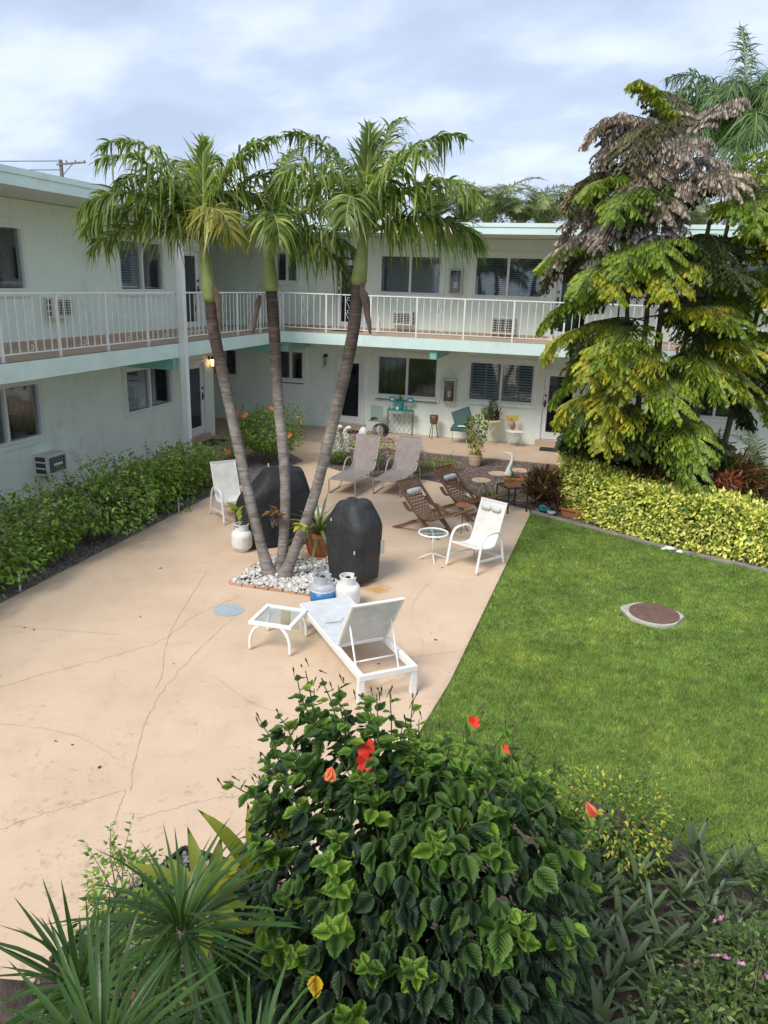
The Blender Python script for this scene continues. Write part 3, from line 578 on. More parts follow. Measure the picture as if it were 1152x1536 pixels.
FX = Fr((0, YC, 0), (1, 0, 0), (0, 1, 0))                     # end of the left wing, facing the passage
for lo, hi in ((0, ZS0), (ZS1 + .002, ZR0)):
    wall(FX, -12.8, XW, lo, hi, []); wall(Fr((-12.8, 0, 0), (0, 1, 0), (1, 0, 0)), YC, YW, lo, hi, [])
g = MB(); FL.box(g, -3, YC, .0, .015, ZS1 + .004, ZS1 + .12); FF.box(g, XW, 9, .0, .015, ZS1 + .004, ZS1 + .12); part('baseboard', g, M_floor, bd, world=True)
g = MB(); g.poly([(-12.8, -3), (XE + .02, -3), (XE + .02, YE - .02), (9, YE - .02), (9, YW), (-12.8, YW)], ZS0 + .01, ZS1 - .004, 0); part('balcony_slab', g, [M_ceil], bd, world=True)
g = MB(); g.poly([(XW, -3), (XE + .03, -3), (XE + .03, YE - .03), (9, YE - .03), (9, YW), (XW, YW)], ZS1 - .002, ZS1 + .012, 0); g.poly([(-12.8, YC), (XW, YC), (XW, YW), (-12.8, YW)], ZS1 - .002, ZS1 + .011, 0); part('balcony_floor', g, [M_floor], bd, world=True)
def ell(x, y, th, z0, z1):                                       # L shaped fascia strip outside x, y
    g = MB(); g.poly([(x, -3), (x + th, -3), (x + th, y - th), (9, y - th), (9, y), (x, y)], z0, z1); return g
part('fascia', ell(XE - .03, YE + .03, .07, ZS0 - .01, ZS1 + .012), M_aqua, bd, world=True)
XR, YR = -8.92, 19.66
g = MB(); g.poly([(-14, -3), (XR, -3), (XR, YR), (9, YR), (9, 30), (-14, 30)], ZR0 + .01, ZR1 - .03); part('roof', g, M_ceil, bd, world=True)
g = MB(); g.poly([(-14, -3), (XR - .02, -3), (XR - .02, YR + .02), (9, YR + .02), (9, 30), (-14, 30)], ZR1 - .028, ZR1 - .008); part('roof_membrane', g, M_roofw, bd, world=True)
part('roof_fascia', ell(XR, YR, .05, ZR0 - .01, ZR1 - .075), M_aqua, bd, world=True)
part('roof_edge', ell(XR - .05, YR + .05, .12, ZR1 - .073, ZR1 + .02), M_roofw, bd, world=True)
for y in (9.3, 14.45, 19.4):
    g = MB(); g.bb(XW + .002, XE - .03, y - .09, y + .09, 2.41, ZS0 + .005); part('beam', g, M_teal, bd, world=True)
for x_ in (-8.72, -4.45, -.2, 3.9):
    g = MB(); g.bb(x_ - .09, x_ + .09, YE + .03, YW - .002, 2.43, ZS0 + .005); part('beam', g, M_teal, bd, world=True)
    if x_ > -8: g = MB(); g.bb(x_ - .1, x_ + .1, YR + .03, YW - .002, 5.33, ZR0 + .005); part('beam', g, M_teal, bd, world=True)
g = MB(); g.bb(XE + .045, XE + .18, 14.5, 14.63, -.05, ZR0 - .02); part('column', g, M_white, bd, world=True)
g = MB(); g.tube([(-11.0, 20.6, 2.3)] * 1 + [(-11.0, 20.6, 2.6)], .05, 8); part('ceiling_light', g, M_white, bd, world=True)

# railings
def scroll(P, u0, u1, z0, z1):                                   # S curls between two balusters, P maps (u,z)->xyz
    w_ = (u1 - u0); uc = (u0 + u1) / 2; out_ = []
    for zc, sg in ((z1 - .12, 1), ((z0 + z1) / 2, 1), (z0 + .12, -1)):
        t = np.linspace(0, 5.2, 18); rr = .012 + .0085 * t
        out_.append([P(uc + sg * (rr[i] * math.cos(t[i])), zc + .03 * sg + rr[i] * math.sin(t[i])) for i in range(18)])
    out_.append([P(u0 + .01 + (w_ - .02) * s_, z1 - .12 - (z1 - z0 - .24) * s_ * .5) for s_ in np.linspace(0, 1, 6)])
    out_.append([P(u0 + .01 + (w_ - .02) * s_, (z0 + z1) / 2 - (z1 - z0 - .24) * s_ * .5) for s_ in np.linspace(0, 1, 6)])
    return out_
bal_mesh = {}
def railing(P, posts, scrolls, label, vert_y):
    rt = thing('balcony_railing', label, 'railing', tuple(P(posts[0], ZS1)))
    zt, zb = 4.0, 3.085; a, b = posts[0], posts[-1]
    def beam(name, p, q, w_, h_): g = MB(); g.beam(p, q, w_, h_, (0, 0, 1) if abs(p[2] - q[2]) < .01 else (vert_y, 1 - vert_y, 0)); return part(name, g, M_iron, rt, world=True)
    beam('top_rail', P(a, zt), P(b, zt), .045, .03); beam('bottom_rail', P(a, zb), P(b, zb), .025, .02)
    for u in posts[1:] if posts[0] == YE_ else posts: beam('post', P(u, ZS1), P(u, zt - .016), .04, .04)
    me = None
    for i, (u, w_) in enumerate(zip(posts, posts[1:])):
        us = [u + (w_ - u) * k / 7 for k in range(1, 7)]
        for x_ in us:
            if me is None: g = MB(); g.beam((0, 0, 0), (0, 0, zt - zb - .03), .014, .014, (0, 1, 0)); me = mkmesh('baluster', np.concatenate(g.v), g.f, M_iron)
            o = obj('baluster', me, rt); p_ = P(x_, zb + .012); o.location = tuple(np.array(p_) - np.array(rt.location))
        if i in scrolls:
            g = MB()
            for pl in scroll(P, us[2], us[3], zb, zt): g.tube(pl, .0055, 5)
            part('scroll', g, M_iron, rt, world=True)
YE_ = -999
PL = [4.4 + 1.298 * i for i in range(13)]
railing(lambda u, z: np.array((XE - .04, u, z)), PL, set(range(13)), 'white iron railing with scrolls along the left wing balcony', 0)
PF = [-8.77 + 1.275 * i for i in range(14)]
railing(lambda u, z: np.array((u, YE + .04, z)), PF[0:8], {0, 1, 3}, 'white iron railing along the rear balcony, behind the palm crowns', 1)
railing(lambda u, z: np.array((u, YE + .04, z)), PF[7:], set(), 'white iron railing of the rear balcony, its right end behind the fishtail palm', 1)

# ================================================================ FIXTURES ON THE WALLS
def ac_unit(fr, u0, u1, z0, z1, dep, label, style='light'):
    t = thing('air_conditioner', label, 'air conditioner', tuple(fr.p((u0 + u1) / 2, 0, z0)), 0, 'wall air conditioners')
    g = MB(); fr.box(g, u0, u1, .002, dep, z0, z1); part('case', g, M_ac, t, world=True)
    g = MB(); fr.box(g, u0 + .05, u1 - .05, dep, dep + .006, z0 + .05, z1 - .05); part('backing', g, M_acd, t, world=True)
    n = 6; zz = np.linspace(z0 + .07, z1 - .07, n); uu = np.linspace(u0 + .07, u1 - .07, 6)
    g = MB()
    for z in zz: fr.box(g, u0 + .055, u1 - .055, dep + .007, dep + .014, z - .006, z + .006)
    for u in uu: fr.box(g, u - .006, u + .006, dep + .007, dep + .013, z0 + .06, z1 - .06)
    part('grille', g, M_ac if style == 'light' else M_blind, t, kind='stuff', world=True)
    g = MB()
    for k in range(3):
        z = z0 + (z1 - z0) * (.2 + .3 * k)
        for uu_, s_ in ((u0, -1), (u1, 1)):
            V0, V1 = (uu_ + s_ * .004, uu_ - s_ * .002); fr.box(g, min(V0, V1), max(V0, V1), .06, dep - .05, z - .04, z + .045)
    part('side_vents', g, M_acd, t, kind='stuff', world=True)
    if style == 'dark': g = MB(); fr.box(g, (u0 + u1) / 2 - .12, (u0 + u1) / 2 + .12, dep + .015, dep + .02, (z0 + z1) / 2 - .02, (z0 + z1) / 2 + .025); part('badge', g, M_white, t, world=True)
ac_unit(FL, 11.86, 12.42, .52, .92, .34, 'beige air conditioner low on the left wall above the green hedge', 'dark')
ac_unit(FL, 12.6, 13.2, 3.48, 3.86, .2, 'air conditioner on the left balcony wall behind the scrolled railing')
ac_unit(FF, -6.02, -5.42, 3.2, 3.58, .25, 'grey grilled air conditioner under the dark balcony window')
ac_unit(FF, -3.18, -2.52, 3.08, 3.54, .2, 'air conditioner in a white frame under the louvred balcony window')
def cabinet(x_, z0, label):
    t = thing('extinguisher_cabinet', label, 'cabinet', (x_, YW, z0), 0, 'fire extinguisher cabinets on the rear wall')
    w_, h_ = .36, .66; g = MB()
    g.bb(-w_ / 2, w_ / 2, -.02, -.003, 0, h_, 1); g.bb(-w_ / 2, -w_ / 2 + .035, -.18, -.02, 0, h_); g.bb(w_ / 2 - .035, w_ / 2, -.18, -.02, 0, h_); g.bb(-w_ / 2 + .035, w_ / 2 - .035, -.18, -.02, 0, .035)
    g.bb(-w_ / 2 - .02, w_ / 2 + .02, -.2, -.003, h_, h_ + .03); g.bb(-w_ / 2 + .035, w_ / 2 - .035, -.18, -.02, h_ - .035, h_ - .001); part('case', g, [M_cab, M_cabin], t)
    g = MB(); g.bb(-w_ / 2 + .035, w_ / 2 - .035, -.172, -.168, .035, h_ - .035); part('pane', g, M_glasst, t)
    e_ = thing('fire_extinguisher', 'red fire extinguisher inside the ' + ('upper balcony' if z0 > 3 else 'ground floor') + ' wall cabinet', 'fire extinguisher', (x_, YW - .1, z0 + .04), 0, 'fire extinguishers')
    g = MB(); g.lathe([(.065, 0), (.07, .02), (.07, .34), (.055, .39), (.025, .42), (.02, .44)], 16); part('body', g, M_red, e_, smooth=True)
    g = MB(); g.lathe([(.0715, .12), (.0715, .29)], 16); part('label_band', g, M_label, e_)
    g = MB(); g.lathe([(.025, .44), (.025, .47)], 8); g.box((0, -.05, .5), (.02, .12, .02)); g.box((0, -.04, .475), (.02, .1, .015)); part('valve', g, M_black, e_)
    g = MB(); g.tube(smoothpath([(.02, 0, .46), (.09, -.03, .45), (.088, -.03, .3), (.08, -.02, .15)], 12), .009, 6); part('hose', g, M_black, e_)
cabinet(-4.26, 1.08, 'metal fire extinguisher cabinet on the ground floor wall between the two windows')
cabinet(-4.25, 4.1, 'metal fire extinguisher cabinet on the balcony wall between the two windows')
M_lampg = glassmat('lantern glass', (0.8, 0.82, 0.8), 0.1, 0.2)
def lamp(fr, u, z, label, lit=False):
    t = thing('wall_lamp', label, 'lamp', tuple(fr.p(u, 0, z)), 0, 'black wall lanterns')
    g = MB(); g.lathe([(.05, 0), (.05, .02)], 10, fr.p(u, 0.003, z), ax=tuple(fr.N)); g.tube(smoothpath([fr.p(u, .02, z), fr.p(u, .09, z + .07), fr.p(u, .12, z + .02)], 8), .008, 6); part('bracket', g, M_black, t, world=True)
    g = MB(); c = fr.p(u, .12, z - .02); g.lathe([(.03, .06), (.065, .0), (.06, -.01)], 8, c); g.lathe([(.045, -.2), (.02, -.23), (.006, -.25)], 8, c)
    for k in range(4): a = math.pi / 2 * k; g.beam(c + np.array((.05 * math.cos(a), .05 * math.sin(a), -.01)), c + np.array((.04 * math.cos(a), .04 * math.sin(a), -.2)), .007, .007, (.3, .5, 0))
    part('lantern', g, M_black, t, world=True)
    g = MB(); g.lathe([(.045, -.012), (.035, -.195)], 8, c); m_ = M_lampg
    if lit:
        tt = NT('lit lantern glass'); e_ = tt.n('ShaderNodeEmission'); e_.inputs[0].default_value = (1, .55, .22, 1); e_.inputs[1].default_value = 4; m_ = tt.done(e_.outputs[0])
    part('glass', g, m_, t, world=True)
    if not lit: g = MB(); tt_ = np.linspace(0, 4.5, 14); g.tube([c + fr.U * (.035 * math.cos(a)) + np.array((0, 0, -.29 + .035 * math.sin(a))) for a in tt_], .006, 5); part('tail', g, M_black, t, world=True)
lamp(FL, 18.86, 2.22, 'lit wall lantern beside the ground floor door of the left wing', True)
lamp(FF, -8.1, 2.2, 'black wall lantern beside the ground floor rear door')
lamp(FF, -8.1, 5.0, 'black wall lantern on the balcony wall, half hidden by palm fronds')
lamp(FF, -.3, 5.0, 'black wall lantern by the right balcony door')
g = MB(); g.bb(-.42, -.36, -.03, -.003, 0, .1); single('door_bell', g, M_black, 'small black door bell on the balcony wall below the right lantern', 'door bell', (0, YW, 4.16))

# ================================================================ PLANTS
def fibo(n):
    i = np.arange(n) + .5; ph = np.arccos(1 - 2 * i / n); th = math.pi * (1 + 5 ** .5) * i
    return np.c_[np.cos(th) * np.sin(ph), np.sin(th) * np.sin(ph), np.cos(ph)]
def lumpy(dirs, amp=.2, k=7, seed=0):
    r = np.random.default_rng(seed); C = r.normal(size=(k, 3)); C /= np.linalg.norm(C, axis=1)[:, None]
    s_ = np.zeros(len(dirs))
    for c in C: s_ += np.exp((dirs @ c - 1) * 6) * r.uniform(.4, 1)
    return 1 - amp + amp * 1.6 * s_
def crown_pts(n, c, rad, seed=0, amp=.25, shell=.55, zmin=None):
    D = RNG.normal(size=(n, 3)); D /= np.linalg.norm(D, axis=1)[:, None]
    if zmin is not None: D[:, 2] = np.where(D[:, 2] < zmin, -D[:, 2], D[:, 2])
    rr = (shell + (1 - shell) * RNG.uniform(0, 1, n) ** .6) * lumpy(D, amp, 9, seed)
    return np.array(c) + D * np.array(rad) * rr[:, None], D
def leaf_dirs(D, droop=.2, up=.8, jit=.5):
    n = len(D); d = D * np.array([1, 1, .4]) + vrand(n, jit); d[:, 2] -= droop; nr = np.array([0, 0, up]) + D * .7 + vrand(n, .35); return frames(d, nr)
def foliage(name, parent, tm, P, Rm, S, mat, kind='stuff', label=None, smooth=False):
    V, F = inst(*tm, Rm, P - np.array(parent.location) if parent is not None else P, S)
    return tag(obj(name, fastmesh(name, V, F, mat, smooth, uvt=tm[0] if tm is T_HIB else None), parent), label, kind=kind)
def stems(parent, base, tips, r0=.018, r1=.006, mat=None, name='stems'):
    g = MB(); off = np.array(parent.location)
    for t in tips:
        b = np.array(base) + np.array([random.uniform(-.06, .06), random.uniform(-.06, .06), 0]); m_ = (b * .45 + np.array(t) * .55) + np.array([random.uniform(-.08, .08), random.uniform(-.08, .08), .05])
        g.tube(smoothpath([b, m_, t], 7) - off, np.linspace(r0, r1, 7), 5)
    return part(name, g, mat or M_twig, parent, kind='stuff' if len(tips) > 6 else None)
def shrub(name, label, cat, loc, rad, h, n, size, mat, seed=0, tm=T_OVAL, group=None, shoots=6, flowers=0, fmat=None, fsize=.05, droop=.2, z0=.12, amp=.28, shell=.5):
    t = thing(name, label, cat, loc, 0, group); c = np.array(loc) + np.array([0, 0, z0 + (h - z0) / 2])
    P, D = crown_pts(n, c, (rad[0], rad[1], (h - z0) / 2), seed, amp, shell)
    Rm = leaf_dirs(D, droop, 1.3); S = RNG.uniform(.65, 1.2, n) * size
    tips = [P[i] for i in RNG.choice(n, 10)]
    ex = []
    for k in range(shoots):
        a = random.uniform(0, 6.28); rr = random.uniform(.2, .85); b = c + np.array([math.cos(a) * rad[0] * rr, math.sin(a) * rad[1] * rr, (h - z0) * .5 * (1 - rr * .5)]); tp = b + np.array([math.cos(a) * .08, math.sin(a) * .08, random.uniform(.08, .22)])
        tips.append(tp)
        for q in np.linspace(-.1, 1, 11): ex.append(b + (tp - b) * q)
    if ex:
        E_ = np.array(ex) + vrand(len(ex), .012); De = vrand(len(ex), 1); De[:, 2] = abs(De[:, 2]) * .5 + .3; R2 = leaf_dirs(De, 0, .8, .2); P = np.r_[P, E_]; Rm = np.r_[Rm, R2]; S = np.r_[S, RNG.uniform(.6, 1, len(ex)) * size]
    foliage('foliage', t, tm, P, Rm, S, mat)
    stems(t, np.array(loc), tips[:16], min(.018, size * .11), min(.005, size * .028))
    for k in range(flowers):
        D1 = RNG.normal(size=3); D1[1] = -abs(D1[1]); D1[2] = abs(D1[2]) * .8; D1 /= np.linalg.norm(D1); p_ = c + D1 * np.array((rad[0], rad[1], (h - z0) / 2)) * 1.02
        flower(t, p_, D1, fsize, fmat)
    return t
T_PETAL = (np.array([(0, .04, 0), (.5, .38, .16), (1, .3, .05), (1.05, 0, .12), (1, -.3, .05), (.5, -.38, .16), (0, -.04, 0), (.6, 0, .1)]), np.array([(0, 7, 1), (1, 7, 2), (2, 7, 3), (3, 7, 4), (4, 7, 5), (5, 7, 6), (0, 6, 7)]))
def flower(parent, p, d, size, mat, name='flower', n=5, closed=False):
    d = np.array(d, float); d /= np.linalg.norm(d); a = np.cross(d, (0, .3, 1.0)); a /= np.linalg.norm(a); b = np.cross(d, a)
    ang = np.arange(n) * 2 * math.pi / n + random.uniform(0, 1); k = .25 if closed else 1.0
    Dm = np.array([(a * math.cos(t) + b * math.sin(t)) * k + d * (.9 if closed else .45) for t in ang]); Rm = frames(Dm, np.tile(d, (n, 1)) + vrand(n, .15))
    P = np.tile(p, (n, 1)); V, F = inst(*T_PETAL, Rm, P, np.full(n, size)); me = fastmesh(name, V - p, F, mat)
    o = obj(name, me, parent); o.location = tuple(np.array(p) - np.array(parent.location)); return o

def frond(parent, base, azm, elev, length, droop, mat, n=44, ll=.55, lw=.024, vee=.35, hang=.9, rr=.012, rmat=None, fwd=.75, name='frond', bend=0, seg=5, petiole=.12, twist=0, jit=.1):
    """a pinnate palm frond: arching rachis with drooping leaflets"""
    K = 22; P = [np.array(base, float)]; e_ = elev; a = azm; ds = length / K; T = []
    for i in range(K):
        t = i / K; d = np.array([math.cos(a) * math.cos(e_), math.sin(a) * math.cos(e_), math.sin(e_)]); T.append(d); P.append(P[-1] + d * ds); e_ -= droop / K * (.5 + 1.2 * t); a += bend / K
    P = np.array(P); T.append(T[-1]); T = np.array(T)
    ts = np.linspace(petiole, 1, n); idx = ts * K; i0 = np.minimum(idx.astype(int), K - 1); fr_ = (idx - i0)[:, None]
    C = P[i0] * (1 - fr_) + P[i0 + 1] * fr_; Tt = T[i0]
    side = np.cross(Tt, (0, 0, 1.0)); side /= np.linalg.norm(side, axis=1)[:, None] + 1e-9; upv = np.cross(side, Tt)
    if twist: side, upv = side * math.cos(twist) + upv * math.sin(twist), upv * math.cos(twist) - side * math.sin(twist)
    V = []; F = []; nb = 0
    for sg in (-1, 1):
        L_ = ll * (np.sin(np.clip(ts * .93 + .12, 0, 1) * math.pi) ** .55) * RNG.uniform(.85, 1.1, n)
        f_ = fwd * (.5 + .9 * ts)
        D = side * sg + Tt * f_[:, None] + upv * vee + vrand(n, jit); D /= np.linalg.norm(D, axis=1)[:, None]
        Nn = np.cross(D, Tt) * sg; Nn /= np.linalg.norm(Nn, axis=1)[:, None] + 1e-9
        Wd = np.cross(Nn, D); rows = []; hg = hang * RNG.uniform(.45, 1.5, n); Cu = vrand(n, jit * .5)
        for s_ in range(seg + 1):
            q = s_ / seg; sag = hg * L_ * q ** 2.2 * .6; pt = C + D * (L_ * q * (1 - .12 * hg * q))[:, None] + Cu * (L_ * q * q)[:, None]; pt[:, 2] -= sag
            w_ = lw * (.45 + .55 * min(1, q * 3.5)) * (1 - max(0, (q - .35) / .65) ** 1.7) + .0012
            rows += [pt + Wd * w_, pt - Wd * w_ + Nn * 0.002]
        Gm = np.stack(rows, 1); V.append(Gm.reshape(-1, 3)); k = 2 * (seg + 1)
        for j in range(n):
            b = nb + j * k
            for s_ in range(seg): F.append((b + 2 * s_, b + 2 * s_ + 2, b + 2 * s_ + 3, b + 2 * s_ + 1))
        nb += n * k
    V = np.concatenate(V); F = np.array(F); off = np.array(parent.location)
    g = MB(); g.tube(P - off, np.linspace(rr, rr * .25, len(P)), 6, cap=False); Vt = np.concatenate(g.v); Ft = np.array(g.f)
    mi = np.r_[np.zeros(len(F)), np.ones(len(Ft))]
    me = fastmesh(name, np.r_[V - off, Vt], np.r_[F, Ft + len(V)], [mat, rmat or M_shaft], False, mi)
    return obj(name, me, parent)

# --- three Christmas palms from one clump
def ring_trunk(P, r, n=14, step=.045):
    P = smoothpath(P, 60); Ls = np.r_[0, np.cumsum(np.linalg.norm(np.diff(P, axis=0), axis=1))]; m_ = int(Ls[-1] / step) * 2
    s_ = np.linspace(0, Ls[-1], m_); Q = np.stack([np.interp(s_, Ls, P[:, k]) for k in range(3)], 1); rad = np.interp(s_ / Ls[-1], [0, .04, .12, .4, 1], r)
    rad = rad * (1 + .028 * np.where(np.arange(m_) % 2, 1, -1) * RNG.uniform(.3, 1.3, m_) + .02 * np.sin(np.arange(m_) * .37) + RNG.normal(size=m_) * .006); g = MB(); g.tube(Q, rad, n); return g, Q
def palm(label, pts, shaft_top, fronds, seed, loc):
    t = thing('palm_tree', label, 'palm tree', loc, 0, 'Christmas palms leaning out of one clump')
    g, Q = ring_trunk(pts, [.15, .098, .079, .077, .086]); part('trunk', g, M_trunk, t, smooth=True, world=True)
    tp = np.array(pts[-1]); st = np.array(shaft_top); d = st - tp; g = MB()
    Pp = [tp + d * q for q in (0, .08, .35, .7, 1)]; g.tube(Pp, [.088, .108, .094, .07, .04], 14); part('crownshaft', g, M_shaft, t, smooth=True, world=True)
    for (a, el_, ln, dr, kw) in fronds:
        a = R(a); kw = dict(kw); b = st - d * random.uniform(-.02, .14) + np.array([math.cos(a), math.sin(a), 0]) * .045
        frond(t, b, a, R(el_), ln, dr * (.84 if dr > 1.2 else 1), kw.pop('mat', LM_palm), **{**dict(n=72, ll=.54, lw=.0185, hang=1.35, vee=.36, rr=.020, bend=random.uniform(-.45, .45), jit=.26, seg=6), **kw})
    return t
# ash of dead sheath: azimuths are measured from +X (right), 90 = away from the camera
palm('left palm of the clump, its crown spreading over the left balcony', [(-4.52, 9.76, -.02), (-4.68, 9.79, .5), (-4.95, 9.88, 1.4), (-5.25, 9.98, 2.6), (-5.45, 10.0, 3.5), (-5.50, 10.0, 3.98)], (-5.60, 10.0, 4.85),
     [(178, 66, 2.15, 2.5, {}), (196, 40, 2.1, 2.1, {}), (215, 52, 2.0, 2.4, {}), (186, 18, 1.9, 1.5, {}), (150, 58, 2.0, 2.2, {}), (90, 60, 1.7, 2.0, {}), (120, 45, 1.8, 1.9, {}),
      (50, 55, 1.7, 2.1, {}), (100, 86, 1.5, .35, {'vee': .5, 'll': .5, 'hang': .5, 'fwd': 2.6}), (308, 58, 1.45, 3.3, {'mat': LM_palmy, 'll': .52, 'bend': .5}), (60, 80, 1.85, 1.1, {'vee': .6}), (140, 75, 1.9, 1.6, {}), (240, 72, 1.9, 2.2, {}), (40, 68, 1.9, 1.9, {}), (182, 82, 2.35, 2.5, {'ll': .5}), (25, 84, 2.0, 1.7, {}), (120, 80, 2.1, 2.0, {})], 1, (-4.6, 9.75, 0))
palm('middle palm of the clump, behind the crowns of the two others', [(-4.42, 9.90, -.02), (-4.40, 10.0, .6), (-4.42, 10.1, 1.5), (-4.62, 10.3, 2.8), (-4.70, 10.4, 3.6), (-4.74, 10.4, 4.15)], (-4.80, 10.45, 4.9),
     [(90, 60, 1.8, 2.0, {}), (120, 40, 1.8, 1.8, {}), (20, 50, 1.7, 2.3, {}), (0, 25, 1.5, 1.9, {}), (75, 82, 1.7, 1.0, {'vee': .6}), (300, 40, 1.4, 2.5, {}), (345, 5, 1.5, 1.5, {})], 2, (-4.42, 9.95, 0))
palm('right palm of the clump, leaning right over the barbecue', [(-4.31, 9.76, -.02), (-4.12, 9.77, .5), (-3.85, 9.82, 1.3), (-3.60, 9.92, 2.4), (-3.38, 10.0, 3.5), (-3.29, 10.0, 4.28)], (-3.22, 10.0, 5.0),
     [(0, 55, 1.9, 2.2, {}), (20, 30, 1.8, 1.9, {}), (90, 50, 1.8, 1.9, {}), (180, 60, 1.7, 2.3, {}), (235, 62, 1.7, 2.4, {}), (275, 55, 1.4, 2.9, {}), 
      (330, 72, 1.8, 2.1, {}), (100, 85, 1.5, .45, {'vee': .5, 'hang': .5, 'fwd': 2.4}), (170, 80, 2.0, 1.9, {}), (15, 80, 2.1, 2.0, {}), (5, 20, 1.7, 1.4, {}), (70, 82, 1.9, 1.3, {})], 3, (-4.25, 9.72, 0))
def sheath(parent, p, lean):
    g = MB(); G = []
    for i in range(8):
        q = i / 7; w_ = .045 * math.sin(math.pi * min(1, q * .8 + .15)) * (1 + .3 * math.sin(q * 9)); G.append([np.array(p) + np.array([lean * q + w_ * c, -.1 - .03 * math.cos(c * 1.5), -.55 * q]) for c in (-1, -.5, 0, .5, 1)])
    g.sheet(G); part('dead_sheath', g, M_sheath, parent, world=True, smooth=True)
pt = [o for o in COL.objects if o.name.startswith('palm_tree')]
sheath(pt[1], (-4.84, 10.32, 4.1), -.12); sheath(pt[2], (-3.15, 9.98, 4.2), .08); sheath(pt[2], (-3.22, 10.0, 4.3), .12); sheath(pt[0], (-5.36, 10.0, 4.2), .06)
for k, (p_, par) in enumerate(zip([(-4.93, 9.72, 1.05), (-4.45, 9.93, 1.0), (-3.95, 9.68, .95)], pt)):     # small orchids tied to the trunks
    t = thing('orchid', ['leafy orchid tied to the left palm trunk', 'orchid with brown leaves tied to the middle palm trunk', 'yellow green orchid tied to the right palm trunk'][k], 'orchid', p_, 0, 'orchids tied to the palm trunks')
    n = 9; D = vrand(n, 1); D[:, 1] = -abs(D[:, 1]); D[:, 0] -= .6 if k < 2 else -.6; D[:, 2] *= .7
    V, F = inst(*T_OVAL, frames(D, np.array([0, -.5, 1.]) + vrand(n, .3)), vrand(n, .03) + [0, -.08, 0], RNG.uniform(.12, .2, n)); obj('leaf_tuft', fastmesh('leaf_tuft', V, F, LM_cord if k != 1 else LM_croton), t)
    g = MB()
    for _ in range(8): a = vrand(1, .03)[0]; g.tube([a + [0, -.06, 0], a + [random.uniform(-.08, .08), -.1, -.08], a + [random.uniform(-.1, .1), -.1, -.2]], .004, 4)
    part('roots', g, M_twig, t, kind='stuff')

# --- palm clump bed: bricks and white stones
bq = [(-4.93, 9.25), (-3.25, 9.28), (-3.35, 10.65), (-4.85, 10.55)]
pb = thing('stone_bed', 'bed of white stones with red brick edging round the palm clump', 'stone bed', (-4.1, 9.9, 0.03))
g = MB(); g.add([(x + 4.1, y - 9.9, .006) for x, y in bq], [(0, 1, 2, 3)]); part('bed_soil', g, M_soil, pb)
br = MB(); br.box((0, 0, 0), (.19, .07, .07)); brm = mkmesh('brick', np.concatenate(br.v), br.f, M_brick)
for i in range(4):
    a = np.array(bq[i]); b = np.array(bq[(i + 1) % 4]); Ln = np.linalg.norm(b - a); k = int(Ln / .205); ang = math.atan2(*(b - a)[::-1])
    for j in range(k):
        q = a + (b - a) * (j + .5) / k; o = obj('brick', brm, pb); o.location = (q[0] + 4.1 + random.uniform(-.008, .008), q[1] - 9.9 + random.uniform(-.012, .012), .002 + random.uniform(-.008, .006)); o.rotation_euler = (random.uniform(-.05, .05), random.uniform(-.04, .04), ang + random.uniform(-.06, .06))
def pebmesh(seed):
    r = np.random.default_rng(seed); D = np.array([(0, 0, 1), (.9, 0, .44), (.28, .85, .44), (-.72, .53, .44), (-.72, -.53, .44), (.28, -.85, .44), (.72, .53, -.44), (-.28, .85, -.44), (-.9, 0, -.44), (-.28, -.85, -.44), (.72, -.53, -.44), (0, 0, -1)], float)
    F = np.array([(0, 1, 2), (0, 2, 3), (0, 3, 4), (0, 4, 5), (0, 5, 1), (1, 6, 2), (2, 7, 3), (3, 8, 4), (4, 9, 5), (5, 10, 1), (2, 6, 7), (3, 7, 8), (4, 8, 9), (5, 9, 10), (1, 10, 6), (11, 7, 6), (11, 8, 7), (11, 9, 8), (11, 10, 9), (11, 6, 10)])
    return D * r.uniform(.75, 1.15, (12, 1)) * r.uniform([.8, .6, .35], [1.2, .9, .6]), F
pms = [pebmesh(i) for i in range(6)]; pme = [fastmesh('stone', v * .034, f, M_pebble) for v, f in pms]
def stones(parent, poly, z, nobj, nstuff, centre, front, smin=.6, smax=1.45, mesh=None):
    P = sample_poly(poly, nobj * 5); P = P[:nobj * 3]; P = P[np.argsort(P[:, 1])][:nobj] if front else P[:nobj]
    loc = np.array(parent.location)
    for p_ in P:
        o = obj('stone', random.choice(mesh or pme), parent); o.location = (p_[0] - loc[0], p_[1] - loc[1], z - loc[2] + random.uniform(.0, .035)); o.rotation_euler = (random.uniform(-.5, .5), random.uniform(-.5, .5), random.uniform(0, 6.3)); s_ = random.uniform(smin, smax); o.scale = (s_, s_, s_)
    Vs = []; Fs = []; nb = 0; Q = sample_poly(poly, nstuff)
    for i, (v, f) in enumerate(pms):
        q = Q[i::6]; n = len(q); a = RNG.uniform(0, 6.28, n); Rm = frames(np.c_[np.cos(a), np.sin(a), RNG.normal(size=n) * .3], np.array([0, 0, 1.]) + vrand(n, .3))
        V, F = inst(v, f, Rm, np.c_[q, z + RNG.uniform(-.005, .02, n)] - loc, RNG.uniform(.018, .04, n) * smax / 1.45); Vs.append(V); Fs.append(F + nb); nb += len(V)
    tag(obj('gravel', fastmesh('gravel', np.concatenate(Vs), np.concatenate(Fs), (mesh or pme)[0].materials[0]), parent), kind='stuff')
stones(pb, [(-4.94, 9.27), (-3.26, 9.27), (-3.38, 10.62), (-4.84, 10.53)], .052, 285, 1400, None, False, .85, 1.9)
M_pebg = island_mat('grey garden stones', [(0, (0.10, 0.10, 0.10)), (0.5, (0.26, 0.26, 0.26)), (1, (0.5, 0.49, 0.47))], 0.7); pmg = [fastmesh('stone', v * .034, f, M_pebg) for v, f in pms]
